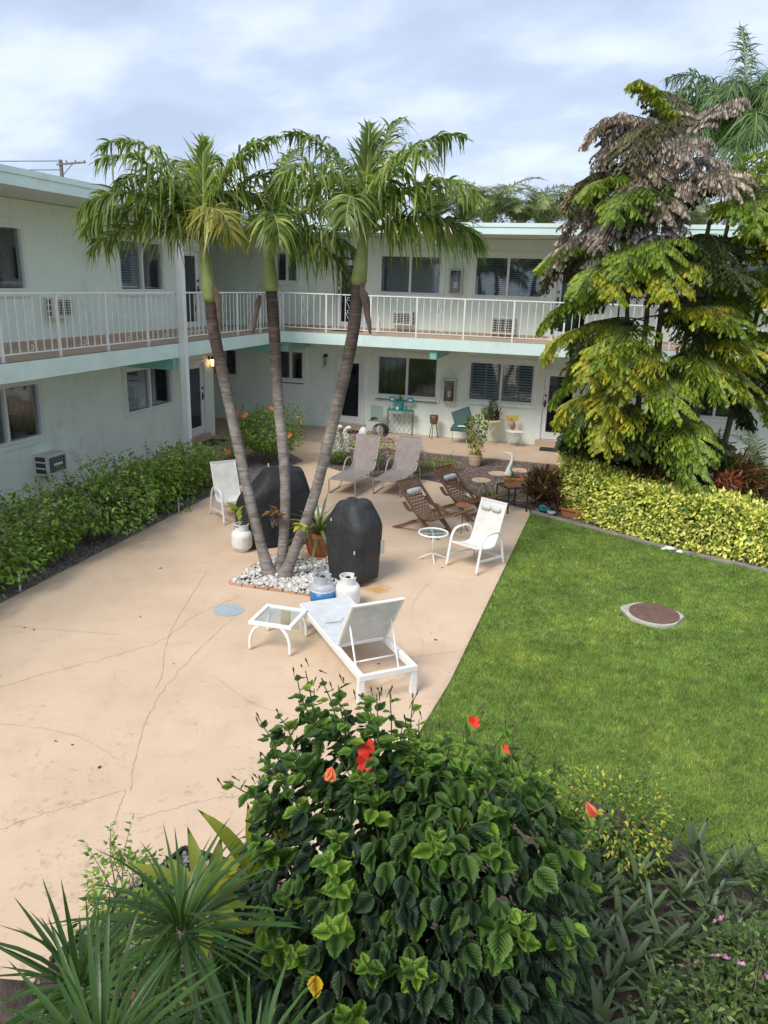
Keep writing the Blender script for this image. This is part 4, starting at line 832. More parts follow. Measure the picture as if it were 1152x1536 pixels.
nb_ = thing('stone_bed', 'patch of grey white stones by the spiky plants at the patio corner', 'stone bed', (-2.7, 3.8, 0.036))
stones(nb_, [(-3.0, 3.3), (-2.85, 3.95), (-2.7, 4.2), (-2.1, 4.15), (-2.0, 3.3)], .055, 110, 700, None, False, .5, 1.1, pmg)
g = MB(); g.beam((-3.02, 3.1, .045), (-2.74, 4.26, .045), .03, .05); g.beam((-2.74, 4.262, .045), (-1.9, 4.22, .045), .03, .05); single('bed_edging', g, M_dark, 'thin dark edging strip along the stone patch at the patio corner', 'edging')

# --- hedge shrubs along the left wing
lbl = ['hibiscus shrub of the left hedge, nearest the camera at the picture edge', 'hibiscus shrub of the left hedge, second from the camera', 'hibiscus shrub of the left hedge with a yellow leaf at its foot', 'hibiscus shrub of the left hedge under the air conditioner', 'hibiscus shrub of the left hedge below the blank wall',
       'hibiscus shrub of the left hedge below the middle window', 'hibiscus shrub of the left hedge nearest the white column', 'thin last hibiscus shrub of the left hedge, by the column foot']
for i, (y, h, w_) in enumerate([(6.9, 1.15, .75), (8.0, 1.15, .75), (9.1, 1.2, .72), (10.2, 1.35, .7), (11.2, 1.2, .65), (12.15, 1.2, .62), (13.1, 1.15, .55), (14.0, .95, .42)]):
    shrub('hibiscus_shrub', lbl[i], 'shrub', (-7.98 + random.uniform(-.08, .08), y, 0), (w_ * 1.12, w_ * 1.08), h * .97, 2200 if i < 7 else 800, .10, LM_shrub, i, group='hibiscus shrubs of the hedge along the left wing', shoots=9, flowers=1 if i in (4, 6) else 0, fmat=LM_orf, fsize=.05, amp=.30, shell=.3, z0=.04)
shrub('hibiscus_shrub', 'broad hibiscus shrub with coral flowers between the palms and the left door', 'shrub', (-7.75, 16.6, 0), (.95, .8), 1.45, 3800, .09, LM_shrub, 21, shoots=12, flowers=9, fmat=LM_orf, fsize=.09, amp=.3, shell=.4)
shrub('hibiscus_shrub', 'small loose hibiscus shrub by the left doormat', 'shrub', (-8.3, 15.8, 0), (.45, .5), .75, 500, .08, LM_shrub, 22, shoots=8, flowers=2, fmat=LM_orf, fsize=.08, amp=.3, shell=.3)
# --- pentas bushes with pink flowers behind the taupe loungers
for i, (x_, y, w_, h) in enumerate([(-6.1, 17.25, .48, .78), (-5.2, 17.1, .5, .85), (-4.35, 17.1, .48, .8)]):
    t = shrub('pentas_bush', ['pink flowered bush left of the taupe loungers', 'pink flowered bush between the taupe loungers', 'pink flowered bush right of the taupe loungers'][i], 'shrub', (x_, y, 0), (w_, .5), h, 2000, .055, LM_shrub, 30 + i, group='pink flowered bushes behind the loungers', shoots=4, z0=0, amp=.2)
    n = 330; P, D = crown_pts(n, (x_, y, h * .52), (w_ * 1.05, .53, h * .55), 30 + i, .2, .95, 0); Rm = frames(vrand(n, 1) * [1, 1, .2], D + [0, 0, .6]); foliage('blossom', t, T_OVAL, P, Rm, RNG.uniform(.04, .075, n), LM_pink)
shrub('ground_shrub', 'low yellow green shrub in the mulch right of the pink flowers', 'shrub', (-3.6, 17.6, 0), (.55, .35), .32, 900, .05, LM_dura, 40, z0=0, shoots=5)
# --- clipped variegated hedge
def hedge_leaves(path, w_, h0, h1, n):
    P = smoothpath([(x, y, 0) for x, y in path], 50); i = RNG.uniform(0, 48.99, n); k = i.astype(int); f_ = (i - k)[:, None]; C = P[k] * (1 - f_) + P[k + 1] * f_
    d = P[k + 1] - P[k]; d /= np.linalg.norm(d, axis=1)[:, None]; nr = np.c_[-d[:, 1], d[:, 0], np.zeros(n)]; hh = h0 + (h1 - h0) * (i / 49)
    face = RNG.choice(3, n, p=[.45, .45, .1]); s_ = RNG.uniform(-1, 1, n); z = RNG.uniform(.04, 1, n); dep = RNG.exponential(.07, n)
    lump = 1 + .07 * np.sin(C[:, 0] * 5 + C[:, 1] * 3) + .05 * np.sin(C[:, 0] * 11 + z * 9)
    off = np.where(face == 0, s_, np.where(face == 1, -1, 1)) * (1 - np.where(face == 0, 0, dep)) * (1 - .12 * z) ; zz = np.where(face == 0, 1 - dep, z) 
    Pp = C + nr * (off * w_ * lump)[:, None]; Pp[:, 2] = np.clip(zz, .03, 1.1) * hh * lump
    Nn = np.where((face == 0)[:, None], np.array([0, 0, 1.]), nr * np.sign(off)[:, None]); return Pp, Nn
hp = [(-.3, 17.6), (-.28, 16.4), (-.12, 15.35), (.75, 14.45), (1.75, 13.9), (3.2, 13.4), (5, 12.9)]
t = thing('clipped_hedge', 'clipped yellow variegated hedge curving along the far edge of the lawn', 'hedge', (1.5, 14.0, 0))
P, Nn = hedge_leaves(hp, .45, 1.05, .88, 24000); n = len(P); P += vrand(n, .02); Rm = frames(Nn * .7 + vrand(n, .6) - [0, 0, .1], Nn + [0, -.2, .6] + vrand(n, .45)); foliage('foliage', t, T_OVAL, P, Rm, RNG.uniform(.065, .115, n), LM_hedge)
g = MB()
for q in smoothpath([(x, y, 0) for x, y in hp], 34): g.tube([q, q + [random.uniform(-.1, .1), random.uniform(-.1, .1), .4], q + [random.uniform(-.2, .2), random.uniform(-.2, .2), .75]], [.014, .01, .005], 5)
part('stems', g, M_twig, t, kind='stuff', world=True)

# --- fishtail palm
def fish_frond(parent, base, azm, elev, length, droop, mat, npin=13, pl=.55, leaf=.15, name='frond', bend=0, hang=1.0, spray=9):
    K = 20; P = [np.array(base, float)]; e_ = elev; a = azm; T = []
    for i in range(K):
        d = np.array([math.cos(a) * math.cos(e_), math.sin(a) * math.cos(e_), math.sin(e_)]); T.append(d); P.append(P[-1] + d * length / K); e_ -= droop / K * (.3 + 1.4 * i / K); a += bend / K
    P = np.array(P); T.append(T[-1]); T = np.array(T); g = MB(); off = np.array(parent.location); g.tube(P - off, np.linspace(.017, .004, K + 1), 5, cap=False)
    LP = []; LD = []; LN = []
    for j in range(npin):
        q = .22 + .78 * (j + .5) / npin; idx = q * K; i0 = min(int(idx), K - 1); c = P[i0] * (1 - idx + i0) + P[i0 + 1] * (idx - i0); Tt = T[i0]
        sd_ = np.cross(Tt, (0, 0, 1.)); sd_ /= np.linalg.norm(sd_) + 1e-9; L_ = pl * math.sin(min(1, q * .85 + .15) * math.pi) ** .5 * random.uniform(.8, 1.15)
        for sg in (-1, 1):
            d = sd_ * sg * .95 + Tt * (.35 + .5 * q) + np.array([0, 0, .12]) + np.random.default_rng(j * 7 + int(sg) + 1).normal(size=3) * .12; d /= np.linalg.norm(d)
            pts = [c + d * L_ * s_ - np.array([0, 0, .35 * L_ * s_ * s_]) for s_ in np.linspace(0, 1, 4)]; g.tube(np.array(pts) - off, [.006, .005, .004, .002], 3, cap=False)
            for s_ in np.linspace(.1, 1, spray):
                pp = c + d * L_ * s_ - np.array([0, 0, .35 * L_ * s_ * s_]); pd = np.cross(d, (0, 0, 1.)); pd /= np.linalg.norm(pd) + 1e-9
                for s2 in ((-1, 1) if s_ < .97 else (0,)):
                    LP.append(pp); LD.append(pd * s2 * .7 + d * .35 - np.array([0, 0, .85 * hang])); LN.append(np.array([0, 0, .45]) - d * .25 + pd * s2 * .5 + Tt * .15)
    LP = np.array(LP); n = len(LP); LD = np.array(LD) + vrand(n, .13); LN = np.array(LN) + vrand(n, .25)
    tw = (np.array([(0, .02, 0), (.55, .15, .02), (.95, .27, -.03), (.86, .10, 0), (1.12, .0, -.05), (.88, -.11, 0), (.9, -.26, -.03), (.5, -.14, .02), (0, -.02, 0), (.5, 0, -.01)]),
          np.array([(0, 9, 1), (1, 9, 3), (1, 3, 2), (9, 4, 3), (9, 5, 4), (9, 7, 5), (7, 6, 5), (8, 7, 9), (0, 8, 9)]))
    V, F = inst(*tw, frames(LD, LN), LP - off, np.c_[RNG.uniform(.75, 1.2, n) * leaf, RNG.uniform(.7, 1.1, n) * leaf, np.full(n, leaf)])
    Vt = np.concatenate(g.v); Ft = np.array(g.f); Ft3 = np.r_[Ft[:, [0, 1, 2]], Ft[:, [0, 2, 3]]]
    me = fastmesh(name, np.r_[V, Vt], np.r_[F, Ft3 + len(V)], [mat, M_stem], False, np.r_[np.zeros(len(F)), np.ones(len(Ft3))]); return obj(name, me, parent)
fp = thing('fishtail_palm', 'tall clumping fishtail palm with golden lower fronds and grey withered top fronds', 'palm tree', (1.05, 15.6, 0))
stem_tops = [((.75, 15.5), (.55, 15.4, 6.3)), ((.95, 15.7), (.85, 15.8, 7.0)), ((1.2, 15.5), (1.5, 15.3, 5.8)), ((1.35, 15.8), (1.9, 15.9, 5.9)), ((.7, 15.8), (.2, 15.7, 4.6)), ((1.0, 15.3), (.9, 14.9, 3.6)), ((1.45, 15.4), (1.95, 15.0, 4.2)), ((1.6, 15.7), (2.25, 15.4, 6.1)), ((2.3, 15.9), (2.75, 15.7, 6.0))]
for (bx, by), tpp in stem_tops:
    g = MB(); P = smoothpath([(bx, by, 0), (bx * .6 + tpp[0] * .4, by * .6 + tpp[1] * .4, tpp[2] * .45), tpp], 30); g.tube(P, np.linspace(.07, .035, 30) * (1 + .05 * np.sin(np.arange(30) * 2.4)), 8); part('stem', g, M_twig, fp, world=True, smooth=True)
Y_, G_, D_, O_, Kk, Lm = LM_fishy, LM_fish, LM_dead, LM_olive, LM_fishd, LM_fishl
FR_ = [ # base, azimuth, elevation, length, droop, material
 ((.55, 15.4, 4.9), 185, 20, 2.1, 1.3, Lm), ((.6, 15.3, 4.7), 215, 15, 1.9, 1.5, Lm), ((.5, 15.3, 4.2), 178, 5, 2.0, 1.2, G_), ((.6, 15.2, 4.5), 240, 25, 1.8, 1.7, Y_),
 ((.6, 15.2, 3.6), 195, 15, 2.0, 1.6, Y_), ((.7, 15.1, 3.4), 225, 10, 1.7, 1.6, Y_), ((.8, 15.1, 3.3), 255, 10, 1.6, 1.7, Y_), ((.7, 15.2, 3.0), 180, -5, 1.9, 1.1, G_),
 ((.8, 15.1, 2.5), 200, 10, 1.9, 1.5, Y_), ((.8, 15.1, 2.3), 235, 0, 1.6, 1.4, Y_), ((.9, 15.1, 2.7), 285, 20, 1.5, 1.9, Lm), ((1.1, 15.1, 3.1), 300, 20, 1.8, 1.8, Lm), ((1.4, 15.1, 3.4), 335, 10, 2.1, 1.2, Y_),
 ((1.5, 15.1, 3.6), 350, 15, 2.1, 1.4, Lm), ((1.4, 15.1, 4.6), 320, 15, 1.9, 1.6, Y_), ((1.5, 15.2, 4.8), 350, 20, 2.2, 1.3, Y_), ((1.1, 15.0, 4.7), 270, 20, 1.6, 1.9, Y_), ((1.5, 15.3, 5.5), 300, 30, 1.9, 1.8, Lm), ((1.7, 15.3, 5.6), 340, 30, 2.1, 1.6, Lm),
 ((1.5, 15.3, 5.6), 20, 35, 2.0, 1.8, G_), ((1.6, 15.3, 5.5), 310, 40, 1.7, 1.8, Lm), ((.7, 15.7, 6.9), 200, 75, 1.3, 1.2, Y_), ((1.5, 15.4, 5.2), 0, 10, 2.2, 1.1, G_),
 ((.5, 15.5, 6.0), 190, 35, 1.9, 2.3, O_), ((.5, 15.4, 5.6), 180, 20, 1.9, 1.9, D_), ((.5, 15.4, 5.3), 195, 10, 2.1, 1.5, D_), ((.55, 15.3, 5.1), 180, 5, 2.2, 1.4, O_), ((.6, 15.2, 5.5), 230, 20, 1.6, 2.0, D_), ((.7, 15.2, 5.6), 260, 10, 1.6, 2.2, D_), ((.9, 15.2, 5.8), 250, 30, 1.6, 2.2, D_),
 ((.85, 15.7, 6.7), 160, 45, 1.7, 1.9, D_), ((.85, 15.7, 6.8), 30, 60, 1.5, 1.2, D_), ((.85, 15.7, 6.6), 240, 40, 1.4, 2.2, D_), ((.8, 15.7, 6.9), 120, 70, 1.5, 1.2, O_), ((.7, 15.6, 6.5), 210, 45, 1.6, 2.4, D_), ((.9, 15.7, 6.4), 290, 25, 1.4, 2.0, D_), ((.5, 15.6, 6.5), 175, 60, 1.5, 1.7, O_),
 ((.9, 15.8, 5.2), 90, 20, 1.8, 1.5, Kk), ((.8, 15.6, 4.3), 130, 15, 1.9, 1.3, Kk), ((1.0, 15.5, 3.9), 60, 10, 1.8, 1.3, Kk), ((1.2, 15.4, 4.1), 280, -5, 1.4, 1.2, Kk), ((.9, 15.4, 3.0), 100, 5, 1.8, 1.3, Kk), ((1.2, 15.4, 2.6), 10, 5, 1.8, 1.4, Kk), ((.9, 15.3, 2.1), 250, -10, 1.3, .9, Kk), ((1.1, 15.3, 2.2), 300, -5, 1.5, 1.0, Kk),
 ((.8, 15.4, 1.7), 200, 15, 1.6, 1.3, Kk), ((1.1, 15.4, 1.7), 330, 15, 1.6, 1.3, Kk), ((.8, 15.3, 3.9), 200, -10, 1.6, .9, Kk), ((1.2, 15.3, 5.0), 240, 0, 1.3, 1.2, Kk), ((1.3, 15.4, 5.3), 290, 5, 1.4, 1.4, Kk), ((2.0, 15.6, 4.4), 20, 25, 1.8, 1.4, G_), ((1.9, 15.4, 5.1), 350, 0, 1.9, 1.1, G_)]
rf = random.Random(5)
for k in range(34):
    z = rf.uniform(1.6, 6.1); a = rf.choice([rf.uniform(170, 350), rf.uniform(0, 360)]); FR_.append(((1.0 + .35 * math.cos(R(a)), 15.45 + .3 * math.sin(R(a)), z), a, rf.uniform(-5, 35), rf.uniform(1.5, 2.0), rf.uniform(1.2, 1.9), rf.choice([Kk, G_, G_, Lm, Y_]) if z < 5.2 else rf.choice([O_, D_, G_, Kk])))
for a, z in ((185, 7.1), (95, 7.3), (240, 7.0), (185, 5.9), (200, 6.2), (170, 6.4), (220, 6.1), (245, 6.3), (265, 5.9), (235, 5.6), (190, 5.5), (275, 6.5), (205, 6.9)): FR_.append(((.75, 15.5, z), a, rf.uniform(15, 45), rf.uniform(1.5, 1.9), rf.uniform(1.9, 2.4), D_ if a % 10 else O_))
for bx, by, z, a, el_ in ((1.9, 15.3, 5.9, 330, 55), (1.9, 15.4, 6.0, 0, 60), (1.8, 15.3, 5.8, 290, 60), (2.0, 15.5, 6.2, 40, 65), (2.1, 15.5, 5.3, 340, 35), (2.2, 15.4, 4.9, 0, 25), (2.1, 15.2, 4.5, 300, 25), (2.3, 15.4, 4.0, 345, 30), (2.2, 15.3, 3.5, 320, 15), (2.4, 15.5, 5.6, 20, 50), (2.0, 15.2, 5.4, 265, 35), (2.3, 15.3, 5.0, 275, 40), (1.7, 15.3, 6.4, 310, 70), (2.2, 15.6, 6.3, 80, 70)):
    FR_.append(((bx, by, z - (.35 if z > 5.7 else 0)), a, el_ - (22 if z > 5.7 else 0), rf.uniform(1.7, 2.1) - (.35 if z > 5.7 else 0), rf.uniform(1.5, 2.1), rf.choice([Lm, Lm, G_, G_, Y_])))
for z, a, el_ in ((5.9, 190, 30), (5.7, 250, 35), (5.5, 330, 25), (5.2, 215, 20), (4.9, 285, 25), (4.6, 340, 20), (4.3, 240, 15), (3.9, 300, 20), (3.5, 200, 10), (3.2, 270, 15), (5.8, 20, 45), (2.8, 310, 15)):
    FR_.append(((2.75, 15.7, z), a, el_, rf.uniform(1.5, 1.9), rf.uniform(1.5, 2.0), rf.choice([Lm, G_, G_, Kk])))
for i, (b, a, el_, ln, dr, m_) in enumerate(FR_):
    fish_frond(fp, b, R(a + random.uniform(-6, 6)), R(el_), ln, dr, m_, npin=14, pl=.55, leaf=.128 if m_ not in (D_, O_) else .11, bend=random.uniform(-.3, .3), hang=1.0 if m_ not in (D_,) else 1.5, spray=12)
# --- shrubs round it
def tuft(name, label, cat, loc, n, ln, w_, mat, spread=1.0, droop=.5, group=None, up=.5, partname='leaf', stem=None, upr=1.0, maxobj=60, vs=3, smin=.7):
    """a rosette of strap leaves, each leaf an object"""
    t = thing(name, label, cat, loc, 0, group); ms = [fastmesh(partname, *blade_tmpl(w_ / ln, droop * random.uniform(.3, 1.9)), mat) for _ in range(vs)]
    for k in range(n):
        a = k * 2.399963 + random.uniform(-.2, .2); q = (k + .5) / n; e_ = (math.pi / 2 - spread * 1.45 * q ** .8) * upr + random.uniform(-.1, .1)
        o = obj(partname, random.choice(ms), t); o.rotation_mode = 'XYZ'; o.rotation_euler = (random.uniform(-.3, .3), -e_, a); s_ = ln * random.uniform(smin, 1.1); o.scale = (s_, s_, s_)
        o.location = (math.cos(a) * .012 * (1 + 2 * q), math.sin(a) * .012 * (1 + 2 * q), (1 - q) * .05)
    if stem: g = MB(); g.tube(smoothpath(stem, 14), np.linspace(.022, .016, 14), 7); part('stem', g, M_twig, t, world=True, smooth=True)
    return t
def leafy(name, label, loc, rad, h, n, size, mat, seed, tm=T_LANCE, **k): return shrub(name, label, 'shrub', loc, rad, h, n, size, mat, seed, tm=tm, **{**dict(amp=.3, droop=-.2, shell=.4), **k})
leafy('croton_shrub', 'copper brown croton shrub behind the right part of the hedge', (2.35, 14.85, 0), (1.0, .6), 1.75, 4200, .17, LM_croton, 51)
leafy('croton_shrub', 'lower copper brown croton shrub at the foot of the fishtail palm', (1.35, 14.75, 0), (.8, .45), 1.45, 2600, .17, LM_croton, 52)
leafy('croton_shrub', 'small bright red croton tip among the copper ones', (2.3, 14.15, .85), (.2, .16), .42, 160, .15, LM_crred, 53, shoots=0)
leafy('cordyline_shrub', 'dark purple cordyline at the left foot of the fishtail palm', (-.1, 15.6, 0), (.55, .45), 1.85, 1800, .17, LM_purple, 54)
shrub('green_shrub', 'dark green broad leaved shrub under the fishtail palm', 'shrub', (.6, 15.4, 0), (.8, .5), 2.2, 2400, .14, LM_fishd, 55, tm=T_HIB)
def small_palm(label, loc, h, n, ln, mat, seed, grp=None, name='areca_palm', ll=.3, lw=.014, trunk=.05, nl=30, dr=1.6, cat='palm tree', seg=3, emin=25):
    t = thing(name, label, cat, loc, 0, grp); L0 = np.array(loc)
    g = MB(); g.tube([L0, L0 + [0, 0, h * .5], L0 + [.03, 0, h]], [trunk, trunk * .85, trunk * .7], 8); part('trunk', g, M_twig, t, world=True, smooth=True)
    for k in range(n): a = k * 2.4 + random.uniform(-.3, .3); frond(t, L0 + [0, 0, h], a, R(random.uniform(emin, 82)), ln * random.uniform(.8, 1.15), dr * random.uniform(.8, 1.2), mat, n=nl, ll=ll, lw=lw, hang=.6, rr=.012 * ln / 1.5, bend=random.uniform(-.4, .4), seg=seg)
    return t
small_palm('small feathery palm at the right picture edge behind the hedge', (3.55, 15.0, 0), .5, 11, 1.5, LM_royal, 60, ll=.28, lw=.012, name='pygmy_palm')
small_palm('young feathery palm in the bed near the stair rail', (3.3, 16.6, 0), .6, 10, 1.7, LM_fish, 61, ll=.3, lw=.013, name='pygmy_palm')
# --- palms beyond the roofs
al = ['left end of the', 'second of the', 'third of the', 'fourth of the', 'fifth of the', 'sixth of the', 'seventh of the', 'eighth of the']
bp = [(-7.4, 31, 5.6), (-6.1, 32, 5.6), (-5.0, 31, 5.5), (-3.8, 32, 5.6), (-2.8, 31, 5.4), (-1.6, 32, 5.5), (-.5, 31, 5.0), (.9, 32, 5.3), (2.5, 31, 5.2)]
for i, (x_, y, h) in enumerate(bp):
    small_palm(['palm showing over the rear roof just right of the leaning palm crown', 'dense palm over the rear roof, second from the palm crown', 'brownish palm over the rear roof, third from the palm crown', 'palm over the middle of the visible rear roof', 'tall upright palm with spread fronds over the rear roof', 'palm with arching fronds over the rear roof', 'palm over the rear roof left of the withered fronds', 'palm behind the withered fishtail fronds', 'palm beyond the roof hidden by the fishtail palm'][i],
               (x_, y, 0), h + 1.0, 15, 2.9, LM_far, 70 + i, 'palms beyond the rear roof', ll=.62, lw=.017, trunk=.1, nl=52, dr=1.9, seg=3, emin=48)
shrub('broadleaf_tree', 'brown green tree crown low over the rear roof beside the leaning palm', 'tree', (-6.0, 34, 0), (2.6, 1.5), 7.6, 9000, .16, LM_far, 81, z0=4.4, shoots=0)
shrub('broadleaf_tree', 'pale tree crown low over the middle of the rear roof', 'tree', (-2.2, 35, 0), (3.4, 1.5), 7.35, 9000, .16, LM_far, 82, z0=4.4, shoots=0)
rp = thing('royal_palm', 'tall blue green royal palm behind the fishtail palm at the top right', 'palm tree', (2.85, 24, 0)); g = MB(); g.tube([(2.85, 24, 0), (2.85, 24, 4), (2.85, 24, 7.6)], [.24, .22, .16], 14); part('trunk', g, M_curb, rp, world=True, smooth=True)
g = MB(); g.tube([(2.85, 24, 7.6), (2.85, 24, 8.4)], [.17, .09], 12); part('crownshaft', g, M_shaft, rp, world=True, smooth=True)
for k, (a, el_, ln, dr) in enumerate([(115, 84, 2.9, .5), (180, 62, 2.6, 1.9), (150, 45, 2.6, 1.8), (210, 48, 2.6, 2.2), (240, 65, 2.5, 2.3), (270, 45, 2.5, 2.4), (300, 60, 2.6, 2.2), (330, 50, 2.6, 2.2), (170, 75, 2.8, 1.7), (225, 30, 2.5, 2.0), (200, 70, 2.7, 2.3), (160, 68, 2.6, 2.4), (250, 75, 2.6, 2.6), (280, 68, 2.5, 2.5), (0, 60, 2.6, 2), (30, 45, 2.6, 1.9), (90, 60, 2.6, 1.8), (190, 20, 2.3, 1.7), (260, 20, 2.2, 1.8), (60, 75, 2.7, 1.1), (320, 78, 2.6, 1.3)]):
    frond(rp, (2.85, 24, 8.2), R(a), R(el_), ln * 1.17, dr, LM_royal, n=105, ll=.85, lw=.018, hang=1.4, rr=.03, jit=.35)
small_palm('spiky palm crown just above the withered fishtail top', (.6, 24, 0), 7.1, 12, 1.5, LM_royal, 91, ll=.5, lw=.012, trunk=.12, nl=30, dr=1.4, name='royal_palm')
# utility pole
up_ = thing('utility_pole', 'wooden utility pole with crossarm beyond the left roof', 'utility pole', (-46.9, 60, 0)); g = MB(); g.tube([(0, 0, 0), (0, 0, 13.7)], [.2, .15], 10); part('pole', g, M_pole, up_)
g = MB(); g.beam((-.3, -.15, 13.3), (2.6, -.15, 13.45), .12, .14); part('crossarm', g, M_pole, up_); g = MB(); g.beam((.1, -.2, 12.3), (1.3, -.2, 13.3), .05, .05); part('brace', g, M_pole, up_)
for q in (0, .7, 1.6, 2.5): g = MB(); g.lathe([(.05, 0), (.08, .1), (.04, .25)], 8, (q, -.15, 13.4)); part('insulator', g, M_curb, up_)
for k, zz in enumerate((13.6, 12.9)):
    g = MB(); g.tube([(-46.9 - 60 * s_, 60 - 25 * s_, zz - 3.5 * s_ * (1 - s_)) for s_ in np.linspace(0, 1, 14)], .03, 4); single('power_line', g, M_black, ['upper power line running left from the utility pole', 'lower power line running left from the utility pole'][k], 'wire')

# --- near bed: big hibiscus
hb = thing('hibiscus_bush', 'large dark green hibiscus bush with red flowers in the foreground', 'bush', (-.45, 2.75, 0))
hc = np.array([-.585, 2.66, 1.38]); hr = np.array([.60, .60, 1.2])
n = 5200; P, D = crown_pts(n, hc, hr, 101, .26, .62, None); Rm = leaf_dirs(D, .95, .4, .35); S = RNG.uniform(.068, .112, n)
camp = np.array([0, 0, 4.3]); dist = np.linalg.norm(P - camp, axis=1); outer = (np.linalg.norm((P - hc) / hr, axis=1))
vis = (D @ ((camp - hc) / np.linalg.norm(camp - hc)) > .15); score = outer * 1.2 - dist * .25 + vis * 2; idx = np.argsort(-score)
near_ = idx[:120]; rest = idx[120:]
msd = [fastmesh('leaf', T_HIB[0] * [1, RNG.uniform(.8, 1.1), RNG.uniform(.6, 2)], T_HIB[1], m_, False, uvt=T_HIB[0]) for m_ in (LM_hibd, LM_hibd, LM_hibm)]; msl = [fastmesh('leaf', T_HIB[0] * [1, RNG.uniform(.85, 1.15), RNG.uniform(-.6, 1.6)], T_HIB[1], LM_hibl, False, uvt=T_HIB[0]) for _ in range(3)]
hl = np.array(hb.location)
def leafobj(me, Rm3, p_, s_):
    o = obj('leaf', me, hb); Mm = Matrix.Identity(4)
    for i in range(3):
        for j in range(3): Mm[i][j] = Rm3[i][j] * s_
    Mm.translation = Vector(p_ - hl); o.matrix_local = Mm
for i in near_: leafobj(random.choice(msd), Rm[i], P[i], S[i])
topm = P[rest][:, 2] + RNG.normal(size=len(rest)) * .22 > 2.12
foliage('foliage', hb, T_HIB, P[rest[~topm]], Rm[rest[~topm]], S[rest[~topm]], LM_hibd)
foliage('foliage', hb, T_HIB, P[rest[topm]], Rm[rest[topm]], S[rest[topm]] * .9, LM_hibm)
# shoots with fresh leaves and buds
sh = MB(); FP = []; FRm = []; FS = []; BP = []; nlo = 0
SHN = 95; dirs = RNG.normal(size=(SHN * 8, 3)); dirs /= np.linalg.norm(dirs, axis=1)[:, None]; dirs = dirs[(dirs[:, 2] > -.3) & ((dirs[:, 2] > .28) | (RNG.uniform(0, 1, len(dirs)) < .22)) & (dirs @ ((camp - hc) / 3.3) > -.45)][:SHN]
for k, d in enumerate(dirs):
    p0 = hc + d * hr * lumpy(d[None], .26, 9, 101)[0] * .93; up = np.array([0, 0, 1.]) * (.55 + .5 * max(0, d[2])) + d * .6 + RNG.normal(size=3) * .15; up /= np.linalg.norm(up); Ls = random.uniform(.10, .26) * (1.15 if d[2] > .45 else .7)
    p1 = p0 + up * Ls; sh.tube(np.array([p0 - up * .12, p0, p0 + up * Ls * .6 + RNG.normal(size=3) * .01, p1]), [.0045, .0038, .003, .0022], 5, cap=False)
    m_ = random.randint(6, 9)
    for j in range(m_):
        q = (j + .3) / m_; a = j * 2.4 + k; pp = p0 + up * Ls * q; s1 = np.cross(up, (0.3, .2, 1)); s1 /= np.linalg.norm(s1); s2 = np.cross(up, s1)
        ld = (s1 * math.cos(a) + s2 * math.sin(a)) + up * (.1 + .4 * q); rm = frames(ld[None], (up * .9 + np.array([0, 0, .5]))[None] + vrand(1, .2))[0]; size = random.uniform(.06, .11) * (1 - .4 * q)
        if nlo < 175 and (k % 2 == 0): leafobj(random.choice(msl) if random.random() < .75 else msd[2], rm, pp, size); nlo += 1
        else: FP.append(pp); FRm.append(rm); FS.append(size)
    if d[2] > .3:
        for j in range(random.randint(1, 3)): BP.append((p1 + RNG.normal(size=3) * .015 + up * .02, up + RNG.normal(size=3) * .4))
foliage('foliage', hb, T_HIB, np.array(FP), np.array(FRm), np.array(FS), LM_hibl)
part('twigs', sh, M_stem, hb, kind='stuff', world=True)
g = MB()
for p_, d in BP: d = d / np.linalg.norm(d); g.tube(np.array([p_ - d * .03, p_ - d * .009, p_, p_ + d * .008, p_ + d * .016]), [.0013, .002, .0042, .004, .0008], 6)
part('buds', g, LM_bud, hb, kind='stuff', world=True, smooth=True)
g = MB()
for k in range(9): a = k * .7; tp = hc + np.array([math.cos(a) * .6, math.sin(a) * .5, random.uniform(.1, .8)]); g.tube(smoothpath([(-.45 + .1 * math.cos(a), 2.78 + .1 * math.sin(a), 0), (-.45 + .25 * math.cos(a), 2.78 + .22 * math.sin(a), .7), tp], 10), np.linspace(.022, .008, 10), 6)
part('stems', g, M_twig, hb, kind='stuff', world=True)
FLW = [((-0.363, 2.733, 2.579), (0.1, -0.75, 0.6), 0.05, LM_redf, False), ((-0.739, 2.494, 2.523), (-0.3, -0.6, 0.7), 0.069, LM_redf, False), ((-0.736, 2.443, 2.505), (0.2, -0.8, 0.3), 0.063, LM_redf, False), ((-0.837, 2.338, 2.528), (-0.2, -0.3, -0.9), 0.086, LM_orf, True), ((-0.225, 2.657, 2.531), (0.3, -0.6, 0.5), 0.040, LM_redf, False), ((0.108, 2.466, 2.508), (0.5, -0.5, -0.5), 0.086, LM_orf, True)]
for p_, d, s_, m_, cl in FLW:
    g = MB(); dn = np.array(d) / np.linalg.norm(d); g.tube(rnd0 := [np.array(p_), np.array(p_) - dn * .06 + [0, .02, -.03], np.array(p_) + [(-.55 - p_[0]) * .4, .12, -.25]], [.002, .0025, .003], 5); part('flower_stalk', g, M_stem, hb, world=True)
    flower(hb, np.array(p_), d, s_ * .62, m_, closed=cl)
o = obj('yellow_leaf', fastmesh('yellow_leaf', T_HIB[0] * .075, T_HIB[1], LM_yleaf), hb); o.location = (-.75 + .45, 1.95 - 2.75, 1.95); o.rotation_euler = (.3, .9, -1.2)

